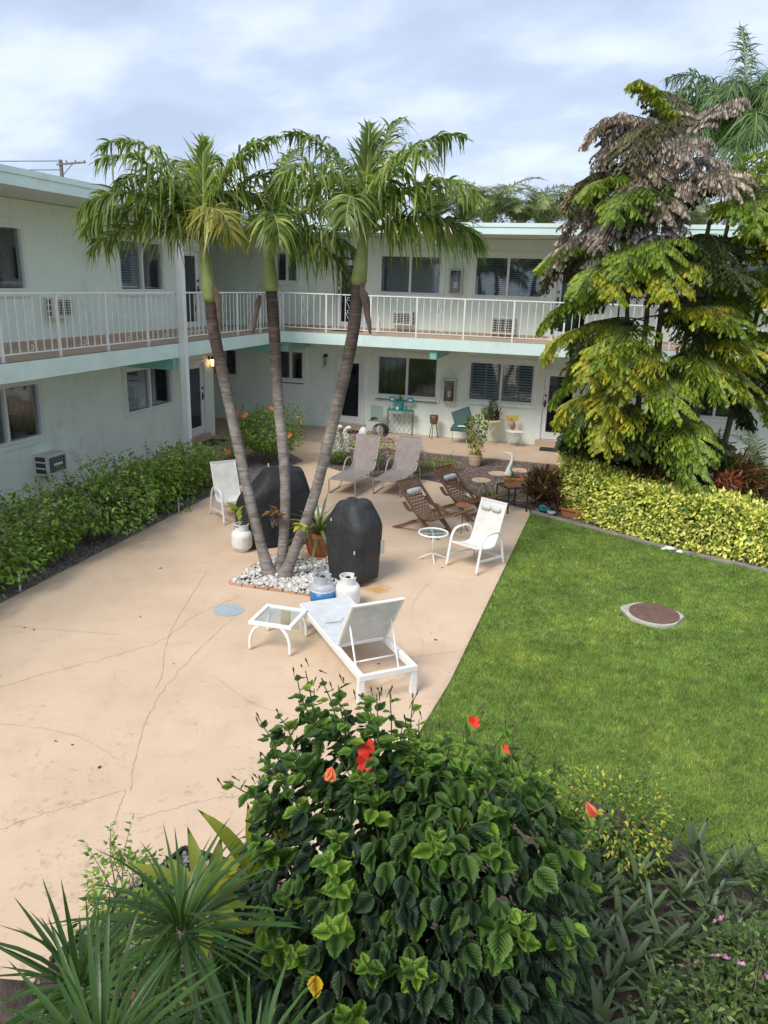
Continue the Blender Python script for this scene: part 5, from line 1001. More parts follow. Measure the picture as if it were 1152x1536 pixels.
# --- dracaenas
def drac(label, p, ln, n, stem): return tuft('dracaena', label, 'plant', p, n, ln, .0085, LM_drac, 1.3, .35, 'spiky dracaenas in the foreground', stem=stem, vs=4)
drac('spiky dracaena on a bare ringed stem, the tallest at the lower left', (-1.20, 1.82, 2.10), .41, 84, [(-1.02, 1.75, 0), (-1.03, 1.75, 1.2), (-1.20, 1.82, 2.15)])
drac('spiky dracaena at the far left, leaning over the patio', (-1.47, 1.62, 1.97), .38, 78, [(-1.3, 1.6, 0), (-1.35, 1.6, 1.2), (-1.47, 1.62, 2.02)])
drac('spiky dracaena cut by the bottom edge, left of the hibiscus bush', (-1.09, 1.25, 2.22), .40, 80, [(-1.0, 1.2, 0), (-1.05, 1.2, 1.2), (-1.09, 1.25, 2.28)])
drac('spiky dracaena at the bottom edge in front of the hibiscus bush', (-.75, 1.44, 2.04), .34, 64, [(-.72, 1.5, 0), (-.72, 1.5, 1.2), (-.75, 1.44, 2.1)])
drac('short spiky dracaena in the lower left corner', (-1.55, 1.35, 1.75), .38, 56, [(-1.5, 1.3, 0), (-1.5, 1.35, .9), (-1.55, 1.35, 1.77)])
tuft('cordyline_plant', 'yellow green broad leaved cordyline by the stone patch', 'plant', (-1.50, 2.50, 1.45), 14, .42, .045, LM_cord, .8, .3, stem=[(-1.45, 2.5, 0), (-1.45, 2.5, .8), (-1.50, 2.5, 1.47)], w_=None) if False else tuft('cordyline_plant', 'yellow green broad leaved cordyline by the stone patch', 'plant', (-1.50, 2.50, 1.45), 14, .42, .045, LM_cord, .8, .3, stem=[(-1.45, 2.5, 0), (-1.45, 2.5, .8), (-1.50, 2.5, 1.47)])
tuft('cordyline_plant', 'second yellow green cordyline, close against the hibiscus bush', 'plant', (-1.30, 2.62, 1.6), 12, .40, .04, LM_cord, .6, .25, stem=[(-1.3, 2.6, 0), (-1.3, 2.6, .8), (-1.30, 2.62, 1.62)])
for i, (loc, rad, h, n, m_, sz, lb) in enumerate([((-1.75, 2.3, 0), (.5, .5), 1.35, 1500, LM_vinca, .07, 'light green shrub behind the spiky dracaenas with coral flowers'), ((-1.15, 2.35, 0), (.45, .45), 1.55, 1400, LM_hibm, .075, 'mid green shrub between the dracaenas and the hibiscus bush'),
        ((-2.75, 3.55, 0), (.28, .3), .55, 500, LM_shrub, .06, 'small green shrub at the left of the stone patch'), ((-1.4, 1.7, 0), (.6, .4), 1.35, 1300, LM_shrub, .06, 'low shrub under the dracaenas at the lower left corner'), ((-2.05, 2.6, 0), (.4, .4), .8, 800, LM_shrub, .06, 'low small leaved shrub in the corner bed by the patio')]):
    shrub('corner_shrub', lb, 'shrub', loc, rad, h, n, sz, m_, 110 + i, tm=T_HIB if i < 2 else T_OVAL, flowers=4 if i == 0 else 0, fmat=LM_orf, fsize=.055)
g = MB(); v, f = pebmesh(77); g.add(v * [.42, .4, .55] + [0, 0, .1], f.tolist()); single('boulder', g, M_soil, 'dark brown rounded boulder at the lower left corner of the bed', 'boulder', (-3.0, 2.62, 0), smooth=True)
# --- golden duranta, rhoeo, vinca
shrub('duranta_shrub', 'low golden duranta shrub at the lawn edge right of the hibiscus bush', 'shrub', (.42, 5.25, 0), (.62, .5), .75, 3000, .045, LM_dura, 120, z0=0, shoots=12, amp=.3)
T_RH = blade_tmpl(.066, .26, 4, .4, .7)
rh_mesh = [fastmesh('leaf', T_RH[0] * [1, random.uniform(.85, 1.15), random.uniform(.5, 1.6)], T_RH[1], LM_rhoeo) for _ in range(4)]
rpos = []
for _ in range(9000):
    p_ = (random.uniform(-.15, 1.75), random.uniform(3.35, 5.35))
    if in_poly(np.array([p_]), bedN)[0] and all(math.hypot(p_[0] - q[0], p_[1] - q[1]) > .165 for q in rpos) and not (p_[0] > 1.25 and p_[1] < 4.5) and p_[1] < 5.45 - .35 * abs(p_[0] - .7): rpos.append(p_)
    if len(rpos) >= 56: break
rpos.sort(key=lambda p_: p_[1])
rpos.sort(key=lambda p_: p_[1]); nrow = 7; per = math.ceil(len(rpos) / nrow); ordn = ['first', 'second', 'third', 'fourth', 'fifth', 'sixth', 'seventh', 'eighth', 'ninth']
rl = []
for ri in range(nrow):
    row = sorted(rpos[ri * per:(ri + 1) * per])
    for ci, p_ in enumerate(row): rl.append((p_, f'purple backed rhoeo rosette, {ordn[ci]} from the left in the ' + ['nearest', 'second nearest', 'third nearest', 'middle', 'third farthest', 'second farthest', 'farthest'][ri] + ' row of the patch'))
for p_, lab in rl:
    t = thing('rhoeo_plant', lab, 'plant', (*p_, .04), 0, 'rhoeo rosettes beside the hibiscus bush')
    n = 14; sz = random.uniform(.28, .38)
    for k in range(n):
        a = k * 2.4 + random.uniform(-.3, .3); q = (k + .5) / n; o = obj('leaf', random.choice(rh_mesh), t); o.rotation_euler = (random.uniform(-.25, .25), -(1.4 - 1.05 * q + random.uniform(-.1, .1)), a); s_ = sz * random.uniform(.8, 1.1); o.scale = (s_, s_, s_); o.location = (0, 0, .05 + .12 * (1 - q))
for i, (x_, y, h) in enumerate([(1.28, 4.0, .85), (1.72, 4.3, .9), (1.78, 4.85, .75), (1.08, 3.6, .75), (1.5, 3.6, .95)]):
    t = shrub('vinca_bush', ['pink flowered vinca bush beside the rhoeo patch', 'pink flowered vinca bush at the right picture edge', 'pink flowered vinca bush at the lawn edge on the right', 'pink flowered vinca bush low at the bottom edge', 'pink flowered vinca bush in the bottom right corner'][i], 'shrub', (x_, y, 0), (.40, .38), h, 1700, .05, LM_vinca, 130 + i, z0=0, shoots=9, amp=.35, group='pink flowered vinca bushes at the lower right')
    for k in range(13):
        a = RNG.normal(size=3); a[2] = abs(a[2]) + .4; a /= np.linalg.norm(a); flower(t, np.array([x_, y, h * .52]) + a * np.array([.34, .34, h * .56]), a, .024, LM_pink)

# ================================================================ FURNITURE AND GARDEN OBJECTS
ZP = 0.032                                                        # patio surface
def tubes(name, paths, r, mat, parent, n=8, flat=1.0, **k):
    g = MB()
    for p_ in paths: g.tube(p_, r, n, flat=flat)
    return part(name, g, mat, parent, smooth=True, **k)
def rnd(P, n=24): return smoothpath(P, n)
# white chaise longue: x along its length (0 = foot end), raised back
yaw = math.atan2(-1.5, 1.29); ch = thing('chaise_longue', 'white chaise longue with raised back in front of the gas bottles', 'chaise longue', (-3.155, 8.445, ZP), yaw)
Lc, Wc, Zc = 2.0, .62, .34; hx = 1.24
for s_ in (-1, 1): g = MB(); g.bb(0, Lc, s_ * Wc / 2 - .03, s_ * Wc / 2 + .03, Zc - .06, Zc); part('side_rail', g, M_wfr, ch)
g = MB(); g.bb(Lc - .05, Lc - .0, -Wc / 2 + .03, Wc / 2 - .03, Zc - .058, Zc - .002); part('end_rail', g, M_wfr, ch); g = MB(); g.bb(0.0, .05, -Wc / 2 + .03, Wc / 2 - .03, Zc - .058, Zc - .002); part('end_rail', g, M_wfr, ch)
for x_ in (.05, Lc - .035):
    for s_ in (-1, 1): g = MB(); g.bb(x_ - .035, x_ + .03, s_ * Wc / 2 - .032, s_ * Wc / 2 + .032, 0, Zc - .0605); part('leg', g, M_wfr, ch)
g = MB(); G = [[(x_, y, Zc + .006 - .012 * math.sin(math.pi * (x_ / hx)) * (1 - (2 * y / Wc) ** 2)) for y in np.linspace(-Wc / 2 - .005, Wc / 2 + .005, 9)] for x_ in np.linspace(-.01, hx, 14)]; g.sheet(G); g.sheet([[(a, b, c - .008) for a, b, c in r_] for r_ in G][::-1]); part('seat_sling', g, M_strapg, ch, smooth=True)
ba = R(57); bl = .76; bxd = np.array([math.cos(ba), 0, math.sin(ba)]); B0 = np.array([hx + .01, 0, Zc + .01])
g = MB(); G = [[B0 + bxd * q * bl + np.array([0, y, 0]) + np.array([math.sin(ba), 0, -math.cos(ba)]) * .012 * math.sin(q * 3.14) for y in np.linspace(-Wc / 2 + .02, Wc / 2 - .02, 9)] for q in np.linspace(0, 1, 10)]; g.sheet(G); part('back_sling', g, M_strapg, ch, smooth=True)
g = MB()
for s_ in (-1, 1): g.beam(B0 + [0, s_ * Wc / 2 - s_ * .015, 0], B0 + bxd * bl + [0, s_ * Wc / 2 - s_ * .015, 0], .03, .028, (0, 1, 0))
g.beam(B0 + bxd * bl + [0, -Wc / 2, 0], B0 + bxd * bl + [0, Wc / 2, 0], .028, .034, bxd); g.beam(B0 + [0, -Wc / 2 + .04, -.02], B0 + [0, Wc / 2 - .04, -.02], .025, .025); part('back_frame', g, M_wfr, ch)
q = B0 + bxd * .42; sup = [q + [0, -.25, 0], np.array([1.72, -.25, .20]), np.array([1.76, -.2, .19]), np.array([1.76, .2, .19]), np.array([1.72, .25, .20]), q + [0, .25, 0]]
tubes('back_support', [np.array(sup)], .011, M_wfr, ch); tubes('support_bar', [np.array([(1.6, -.29, .29), (1.6, .29, .29)])], .011, M_wfr, ch)
g = MB(); g.tube(np.array([(.62, .02, Zc + .02), (.7, -.05, Zc + .015), (.68, -.22, Zc + .015)]), .004, 4); single('twig', g, M_twig, 'small twig lying on the white chaise longue', 'twig', (-3.155, 8.445, ZP), yaw)
# white side table with glass top
st = thing('side_table', 'square white side table with glass top beside the white chaise', 'side table', (-3.495, 7.76, ZP), 0.02); a_ = .25; zt_ = .37
g = MB()
for s_ in (-1, 1): g.bb(-a_ - .025, a_ + .025, s_ * a_ - .025, s_ * a_ + .025, zt_ - .035, zt_); g.bb(s_ * a_ - .025, s_ * a_ + .025, -a_ + .025, a_ - .025, zt_ - .034, zt_ - .001)
part('top_frame', g, M_wfr, st); g = MB(); g.bb(-a_ + .02, a_ - .02, -a_ + .02, a_ - .02, zt_ - .02, zt_ - .012); part('glass_top', g, M_glasst, st)
for sx in (-1, 1):
    for sy in (-1, 1): g = MB(); g.tube(rnd([(sx * a_ * .55, sy * a_, zt_ - .04), (sx * a_ * .82, sy * (a_ + .01), zt_ - .1), (sx * a_, sy * (a_ + .02), zt_ * .45), (sx * (a_ + .01), sy * (a_ + .02), 0)], 14), .021, 8); part('leg', g, M_wfr, st, smooth=True)
# white sling armchair, x forward
def armchair(label, loc, rz):
    c = thing('garden_chair', label, 'chair', loc, rz, 'white sling garden chairs'); w_ = .29
    for s_ in (-1, 1):
        P = rnd([(.40, s_ * w_, 0), (.34, s_ * w_, .3), (.29, s_ * w_, .50), (.20, s_ * w_, .585), (.05, s_ * w_, .60), (-.14, s_ * w_, .57), (-.24, s_ * w_, .45), (-.30, s_ * w_, .2), (-.36, s_ * w_, 0)], 34); g = MB(); g.tube(P, .024, 8, flat=.75); part('arm_leg_frame', g, M_wfr, c, smooth=True)
        P2 = rnd([(.33, s_ * .235, .40), (.1, s_ * .235, .34), (-.1, s_ * .235, .33), (-.19, s_ * .235, .42), (-.30, s_ * .235, .72), (-.40, s_ * .235, .98)], 24); g = MB(); g.tube(P2, .015, 7); part('sling_rail', g, M_wfr, c, smooth=True)
    g = MB(); prof = rnd([(.34, 0, .41), (.1, 0, .345), (-.1, 0, .335), (-.185, 0, .43), (-.29, 0, .72), (-.40, 0, .99)], 26)
    G = [[np.array([p_[0], y, p_[2]]) + np.array([0, 0, -.018 * (1 - (y / .235) ** 2) if p_[2] < .4 else 0]) for y in np.linspace(-.235, .235, 7)] for p_ in prof]; g.sheet(G); part('sling', g, M_strap, c, smooth=True)
    g = MB(); g.beam((-.40, -.25, .985), (-.40, .25, .985), .03, .025); g.beam((.345, -.24, .405), (.345, .24, .405), .02, .02); part('cross_bar', g, M_wfr, c)
    g = MB(); g.beam((-.32, -.28, .12), (-.32, .28, .12), .02, .035); part('rear_stretcher', g, M_wfr, c)
    for s_ in (-1, 1): g = MB(); g.beam((.355, s_ * (w_ - .015), .2), (-.31, s_ * (w_ - .015), .13), .02, .035); part('side_stretcher', g, M_wfr, c)
    return c
ac_ = armchair('white sling armchair with a clear head pillow next to the lawn', (-1.66, 11.37, ZP), R(-116))
g = MB(); 
for s_ in (-1, 1): g.lathe([(.02, -.09), (.045, -.07), (.05, 0), (.045, .07), (.02, .09)], 10, (-.33, s_ * .095, .88), ax=(0, 1, 0))
part('head_pillow', g, M_pillow, ac_, smooth=True)
c2 = recopy(ac_, (-6.42, 12.2, ZP), R(-42), 'white sling armchair at the left by the larger covered barbecue')
for o in list(c2.children):
    if o.name.startswith('head_pillow'): bpy.data.objects.remove(o)
# taupe loungers, x from foot to head
def lounger(label, loc, rz):
    c = thing('sun_lounger', label, 'sun lounger', loc, rz, 'taupe sling sun loungers'); w_ = .27
    prof = rnd([(0, 0, .33), (.5, 0, .325), (1.05, 0, .33), (1.2, 0, .36), (1.32, 0, .55), (1.5, 0, 1.02)], 30)
    g = MB(); G = [[np.array([p_[0], y, p_[2]]) + np.array([0, 0, -.015 * (1 - (y / .26) ** 2) if p_[2] < .36 else 0]) for y in np.linspace(-.26, .26, 7)] for p_ in prof]; g.sheet(G); part('sling', g, M_taupe, c, smooth=True)
    for s_ in (-1, 1): g = MB(); g.tube(prof + [0, s_ * w_, 0], .016, 7); part('sling_rail', g, M_taupef, c, smooth=True)
    for x0, zz in ((0, .33), (1.5, 1.02)): g = MB(); g.beam((x0, -w_, zz), (x0, w_, zz), .025, .025); part('cross_bar', g, M_taupef, c)
    g = MB(); g.beam((1.14, -w_, .315), (1.14, w_, .315), .025, .02); part('cross_bar', g, M_taupef, c)
    for s_ in (-1, 1):
        y = s_ * (w_ + .03); g = MB(); g.tube(rnd([(.02, y, .32), (.03, y, .16), (.05, y, .02), (.14, y, .012), (.35, y, .012)], 16), .016, 7)
        g.tube(rnd([(.35, y, .012), (.6, y, .03), (.74, y, .2), (.80, y, .36), (.90, y, .52), (1.05, y, .57), (1.2, y, .545), (1.32, y, .42), (1.40, y, .2), (1.44, y, 0)], 30), .017, 7); part('arm_frame', g, M_taupef, c, smooth=True)
    return c
l1 = lounger('taupe sling sun lounger on the left, below the white statues', (-5.03, 14.42, ZP), R(86)); recopy(l1, (-4.14, 14.72, ZP), R(86.5), 'taupe sling sun lounger on the right, next to the wooden deck chairs')
# wooden deck chairs: x forward, A side = right (y<0)
def deckchair(label, loc, rz):
    c = thing('deck_chair', label, 'deck chair', loc, rz, 'wooden rope deck chairs'); w_ = .275; ft, tp = np.array([.35, 0, 0]), np.array([-.55, 0, .87]); rb, rf = np.array([-.62, 0, 0.0]), np.array([.80, 0, .55])
    for s_ in (-1, 1):
        y = np.array([0, s_ * w_, 0]); g = MB(); g.beam(ft + y, tp + y, .028, .05, (0, 1, 0)); part('back_rail', g, M_wood, c)
        y2 = np.array([0, s_ * (w_ - .032), 0]); g = MB(); g.beam(rb + y2, rf + y2, .028, .055, (0, 1, 0)); part('seat_rail', g, M_wood, c)
        g = MB(); P = rnd([(-.33, 0, .55), (-.2, 0, .43), (-.08, 0, .44), (.05, 0, .38), (.2, 0, .34)], 10)
        for a, b in zip(P, P[1:]): g.beam(a + y * 1.12, b + y * 1.12, .026, .075, (0, 1, 0))
        part('arm_board', g, M_wood, c)
        g = MB(); g.beam(np.array([.02, s_ * (w_ - .06), .28]), np.array([.42, s_ * (w_ - .06), .0]), .025, .04, (0, 1, 0)); part('strut', g, M_wood, c)
    for p_ in (tp, tp * .85 + ft * .15 + [0, 0, .0], rb + [.12, 0, .04], rf - [.02, 0, .01], ft + [-.08, 0, .07]): g = MB(); g.beam(p_ + [0, -w_, 0], p_ + [0, w_, 0], .03, .035); part('cross_bar', g, M_wood, c)
    prof = rnd([(-.54, 0, .85), (-.36, 0, .62), (-.15, 0, .38), (.05, 0, .28), (.25, 0, .3), (.42, 0, .395)], 27); g = MB()
    for i, (a, b) in enumerate(zip(prof, prof[1:])):                # woven strips with small gaps
        for k in range(11):
            y = -.215 + .043 * k; z = .006 if (i + k) % 2 else -.006; g.beam(a + [0, y, z], a + (b - a) * .82 + [0, y, -z * .6], .034, .007, (0, 0, 1))
    part('rope_sling', g, M_rope, c, kind='stuff')
    g = MB(); g.lathe([(.01, -.17), (.045, -.165), (.05, -.1), (.052, 0), (.05, .1), (.045, .165), (.01, .17)], 12, (-.36, 0, .70), ax=(0, 1, 0)); part('head_pillow', g, M_pillow, c, smooth=True)
    return c
yaw = R(-26); f_ = np.array([math.cos(yaw), math.sin(yaw)]); A_ = np.array([-2.58, 12.32]); wv_ = np.array([-f_[1], f_[0]]); ctr = A_ + wv_ * .275 - f_ * .35
d1 = deckchair('wooden rope deck chair in front, behind the round glass table', (*ctr, ZP), yaw); recopy(d1, (ctr[0] + .40, ctr[1] + 1.28, ZP), yaw, 'wooden rope deck chair at the back by the mulch bed')
# round glass table
t = thing('round_table', 'small round white table with glass top between deck chair and armchair', 'table', (-2.38, 11.36, ZP)); R_ = .235
g = MB(); g.tube([(R_ * math.cos(a), R_ * math.sin(a), .45) for a in np.linspace(0, 2 * math.pi, 33)], .017, 8, cap=False); part('rim', g, M_wfr, t, smooth=True); g = MB(); g.lathe([(R_ - .01, .449), (R_ - .01, .455)], 28); part('glass_top', g, M_glasst, t)
g = MB()
for k in range(2): a = k * 1.5708 + .4; g.beam((-R_ * math.cos(a), -R_ * math.sin(a), .438 - .004 * k), (R_ * math.cos(a), R_ * math.sin(a), .438 - .004 * k), .018, .012)
part('cross_bars', g, M_wfr, t); g = MB(); g.lathe([(.016, .06), (.014, .43)], 10); part('post', g, M_wfr, t, smooth=True)
for k in range(4): a = k * 1.5708 + .4; g = MB(); g.tube(rnd([(0, 0, .09), (.1 * math.cos(a), .1 * math.sin(a), .07), (.24 * math.cos(a), .24 * math.sin(a), .0)], 8), .011, 6); part('foot', g, M_wfr, t, smooth=True)
# small terracotta topped stand
t = thing('plant_stand', 'small metal stand with terracotta disc between the deck chair and the armchair', 'stand', (-2.19, 12.95, ZP)); g = MB(); g.lathe([(.13, .49), (.14, .50), (.14, .515)], 20); part('top', g, M_terra, t)
tubes('post', [np.array([(0, 0, .1), (0, 0, .49)])], .007, M_black, t)
for k in range(3): a = k * 2.094 + .6; tubes('leg', [rnd([(0, 0, .14), (.06 * math.cos(a), .06 * math.sin(a), .1), (.12 * math.cos(a), .12 * math.sin(a), 0)], 8)], .007, M_black, t, 6)
# covered barbecues
def cover(g, levels, seed, fold=.02, n=110, K=44):
    r = np.random.default_rng(seed); Lv = np.array(levels, float); Lq = smoothpath(Lv[:, :3], K); 
    o_ = np.stack([np.interp(np.linspace(0, 1, K), np.linspace(0, 1, len(Lv)), Lv[:, c]) for c in (3, 4, 5)], 1); G = []
    cre = [(r.uniform(0, 6.28), r.uniform(.05, .16), r.uniform(-1, 1), r.uniform(-.5, .5)) for _ in range(26)]
    for k in range(K):
        z, a, b = Lq[k]; ox, oy, p_ = o_[k]; row = []; low = max(0, 1 - z / 1.05)
        for j in range(n):
            t = 2 * math.pi * j / n; ct, st_ = math.cos(t), math.sin(t); rr = (abs(ct) ** p_ + abs(st_) ** p_) ** (-1 / p_); d = 0
            for (c, w_, am, sl) in cre:
                q = (t - c - sl * (z - .4) + math.pi) % (2 * math.pi) - math.pi; d += am * math.exp(-(q / w_) ** 2)
            d += .35 * math.sin(5 * t + 7 * z + seed) + .25 * math.sin(3 * t - 11 * z)
            kk = 1 + fold * d * (.10 + 1.35 * low); row.append((ox + a * ct * rr * kk, oy + b * st_ * rr * kk, z + .012 * math.sin(3 * t + seed) + .018 * math.sin(4 * ct + 3 * st_ + seed) * min(1, max(0, (z - .8) * 4))))
        row.append(row[0]); G.append(row)
    g.sheet(G); g.add([G[-1][j] for j in range(n)], [tuple(range(n))])
t = thing('covered_barbecue', 'tall narrow barbecue under a charcoal cover in front of the palm stones', 'barbecue', (-3.30, 10.06, ZP), R(-22))
g = MB(); cover(g, [(.07, .32, .27, 0, 0, 5), (.25, .335, .28, 0, 0, 5), (.6, .36, .295, 0, 0, 5), (.84, .375, .305, 0, 0, 4.5), (.92, .37, .30, 0, 0, 4), (1.02, .325, .28, -.01, .01, 3.6), (1.14, .255, .235, -.02, .02, 3.4), (1.20, .225, .20, -.02, .03, 3.2), (1.225, .17, .15, -.02, .03, 3), (1.23, .03, .03, -.02, .03, 2.4)], 3, .026); part('cover', g, M_cover2, t, smooth=True)
for s_ in (-1, 1): g = MB(); g.lathe([(.05, -.02), (.06, 0), (.05, .02)], 12, (s_ * .27, -.2, .06), ax=(1, 0, 0)); part('wheel', g, M_dark, t)
g = MB(); g.bb(-.29, .29, -.24, .24, .05, .10); part('base_shelf', g, M_black, t); g = MB(); g.bb(.37, .39, .17, .24, .45, .66); part('side_handle', g, M_cab, t)
g = MB(); g.bb(-.2, -.18, -.30, -.29, .95, .99); g.bb(.27, .29, -.322, -.312, .55, .6); part('cord_lock', g, M_cab, t, kind='stuff')
t = thing('covered_barbecue', 'wide barbecue under a black cover behind the left palm trunk', 'barbecue', (-5.12, 11.28, ZP), R(40))
g = MB(); cover(g, [(.04, .70, .37, 0, 0, 6), (.2, .67, .36, 0, 0, 6), (.5, .64, .35, 0, 0, 5), (.74, .61, .34, 0, 0, 4.5), (.86, .56, .335, .02, 0, 4), (.98, .47, .32, .08, .0, 3.8), (1.12, .385, .28, .13, .02, 3.6), (1.22, .33, .21, .15, .03, 3.4), (1.25, .26, .15, .15, .03, 3.2), (1.255, .04, .03, .15, .03, 2.4)], 9, .034); part('cover', g, M_cover, t, smooth=True)
g = MB(); g.lathe([(.05, -.02), (.07, 0), (.05, .02)], 12, (.5, -.25, .07), ax=(1, 0, 0)); part('wheel', g, M_dark, t)
# gas bottles
def tank(label, loc, rz, mb_, extra=None, valve=True):
    t = thing('gas_bottle', label, 'gas bottle', loc, rz, 'gas bottles'); t.scale = (1.12, 1.12, 1.0); g = MB(); g.lathe([(.10, .0), (.105, .03), (.10, .035), (.14, .06), (.152, .10), (.152, .27), (.145, .31), (.115, .345), (.06, .362), (.02, .366)], 28); part('body', g, mb_, t, smooth=True)
    g = MB(); n = 22; a0, a1 = .6, 5.7; G = []
    for z, r_ in ((.34, .10), (.40, .10), (.455, .105)): G.append([(r_ * math.cos(a), r_ * math.sin(a), z if not (z == .455 and 8 < i < 13) else .42) for i, a in enumerate(np.linspace(a0, a1, n))])
    g.sheet(G); g.sheet([[(x_ * .95, y * .95, z) for x_, y, z in r_] for r_ in G][::-1]); g.tube([(.102 * math.cos(a), .102 * math.sin(a), .455) for a in np.linspace(a0, a1, n)], .008, 6); part('collar', g, mb_, t, smooth=True)
    g = MB(); g.lathe([(.02, .36), (.02, .42)], 10); g.lathe([(.03, .42), (.032, .44), (.02, .45)], 10); g.lathe([(.012, -.05), (.02, .05)], 8, (0, -.03, .395), ax=(0, 1, 0)); part('valve', g, M_dark, t)
    if extra == 'blue': g = MB(); g.lathe([(.1535, .10), (.1535, .25)], 28); part('label_band', g, M_blue, t, smooth=True); g = MB(); g.lathe([(.1532, .252), (.1532, .27)], 28); g.lathe([(.1532, .08), (.1532, .098)], 28); part('label_border', g, M_white, t)
    if extra == 'yellow': g = MB(); G = [[((.148 + .002 - (z - .29) * .5) * math.cos(a), (.150 - (z - .29) * .5) * math.sin(a), z) for a in np.linspace(-2.1, -1.6, 6)] for z in (.295, .33)]; g.sheet(G); part('sticker', g, M_yel, t)
    if extra == 'print': g = MB(); G = [[(.1535 * math.cos(a), .1535 * math.sin(a), z) for a in np.linspace(-2.3, -.9, 12)] for z in (.11, .26)]; g.sheet(G); part('sticker', g, M_label, t)
tank('grey gas bottle with a blue band behind the foot of the white chaise', (-3.38, 8.98, ZP), 0, M_tankg, 'blue'); tank('white gas bottle with a yellow sticker behind the foot of the white chaise', (-3.05, 9.08, ZP), .5, M_tank, 'yellow'); tank('weathered white gas bottle in front of the wide black covered barbecue', (-5.42, 10.62, ZP), 1.2, M_tank, 'print')
# big terracotta pot
def pot(label, loc, r_, h, mat=None, name='plant_pot', grp=None, prof=None):
    g = MB(); prof = prof or [(r_ * .68, 0), (r_ * .78, h * .1), (r_ * .97, h * .6), (r_, h * .8), (r_ * 1.04, h * .82), (r_ * 1.06, h), (r_ * .95, h), (r_ * .93, h * .85), (0.01, h * .84)]
    g.lathe(prof, 28); return single(name, g, mat or M_terra, label, 'pot', loc, group=grp, smooth=False)
pot('large terracotta pot behind the right palm trunk', (-4.17, 10.92, ZP), .25, .40); tuft('bromeliad', 'spiky strap leaved plant in the large terracotta pot', 'plant', (-4.17, 10.92, .38), 44, .74, .026, LM_brom, 1.1, .55, upr=.95)
pot('weathered pale pot in the mulch with a climbing plant', (-2.88, 18.35, .02), .17, .30, M_tan)
t = thing('climbing_plant', 'light green climbing plant on thin canes in the pale mulch pot', 'plant', (-2.88, 18.35, .27)); g = MB()
for k in range(5): a = k * 1.25; g.tube([(.08 * math.cos(a), .08 * math.sin(a), 0), (.15 * math.cos(a), .15 * math.sin(a), .95)], .006, 5)
for z in (.35, .7): g.tube([(.12 * math.cos(a), .12 * math.sin(a), z) for a in np.linspace(0, 6.28, 16)], .004, 4, cap=False)
part('canes', g, M_straw, t); n = 420; th = RNG.uniform(0, 6.28, n); z = RNG.uniform(.05, 1, n) ** .8; rr = .1 + .14 * z + RNG.normal(size=n) * .04; Pq = np.c_[np.cos(th) * rr, np.sin(th) * rr, z] + np.array(t.location); D = np.c_[np.cos(th), np.sin(th), z * 0]; foliage('foliage', t, T_HIB, Pq, leaf_dirs(D, .4), RNG.uniform(.05, .085, n), LM_dura)
# turquoise console table and what stands on it
X0, Y0 = -5.66, 21.36; t = thing('console_table', 'turquoise wrought iron console table under the ground floor window', 'table', (X0, Y0, ZP)); g = MB(); G = [(-.40, .13), (-.40, -.02), (-.28, -.13), (.28, -.13), (.40, -.02), (.40, .13)]; g.poly(G, .72, .75); part('top', g, M_turq, t)
for x_, y in ((-.38, .1), (.38, .1), (-.38, -.02), (.38, -.02)): tubes('leg', [np.array([(x_, y, 0), (x_, y, .72)])], .009, M_black, t, 6)
g = MB()
for k in range(5):
    xc = -.3 + .15 * k; q = np.linspace(0, 1, 20)
    for s_ in (-1, 1): g.tube(np.array([(xc + s_ * .05 * math.cos(v_ * 3 * math.pi), -.03, .06 + .64 * v_) for v_ in q]), .004, 4)
g.tube([(-.38, -.02, .06), (-.2, -.06, .06), (.2, -.06, .06), (.38, -.02, .06)], .007, 5); part('scrollwork', g, M_black, t, kind='stuff')
g = MB(); g.lathe([(.07, 0), (.10, .05), (.115, .16), (.10, .25), (.11, .27), (.09, .27), (.08, .2)], 20); single('vase', g, M_turq, 'turquoise vase of succulents on the console table', 'vase', (X0, Y0 - .02, .783), smooth=True)
t = tuft('succulent', 'mixed succulent growing in the turquoise vase', 'plant', (X0, Y0 - .02, 1.03), 26, .2, .02, LM_brom, 1.2, .4)
for s_ in (-1, 1): g = MB(); g.poly([(-.09, -.01), (.09, -.01), (.09, .01), (-.09, .01)], 0, .14); g.box((0, -.014, .07), (.1, .004, .06), m=1); single('tin_planter', g, [M_turq, M_plaster], ['turquoise window planter left of the vase', 'turquoise window planter right of the vase'][s_ > 0], 'planter', (X0 + s_ * .27, Y0 + .1, 1.0))
for k, (x_, lb) in enumerate([(-.32, 'far left'), (-.19, 'second from left'), (.19, 'second from right'), (.33, 'far right')]):
    g = MB(); g.lathe([(.022, 0), (.032, .05), (.03, .055)], 10); single('small_pot', g, M_turq, f'tiny pot on the console table, {lb}', 'pot', (X0 + x_, Y0 - .02, .783), group='tiny pots on the console table'); tuft('small_plant', f'tiny plant in the {lb} pot on the console table', 'plant', (X0 + x_, Y0 - .02, .83), 9, .07, .012, LM_fish, 1.1, .4, 'tiny plants on the console table')
g = MB(); g.lathe([(.02, 0), (.04, .03), (.035, .08), (.01, .12)], 10); single('ornament', g, M_plaster, 'small white ornament in front of the turquoise vase', 'ornament', (X0 - .05, Y0 - .1, .783), smooth=True)
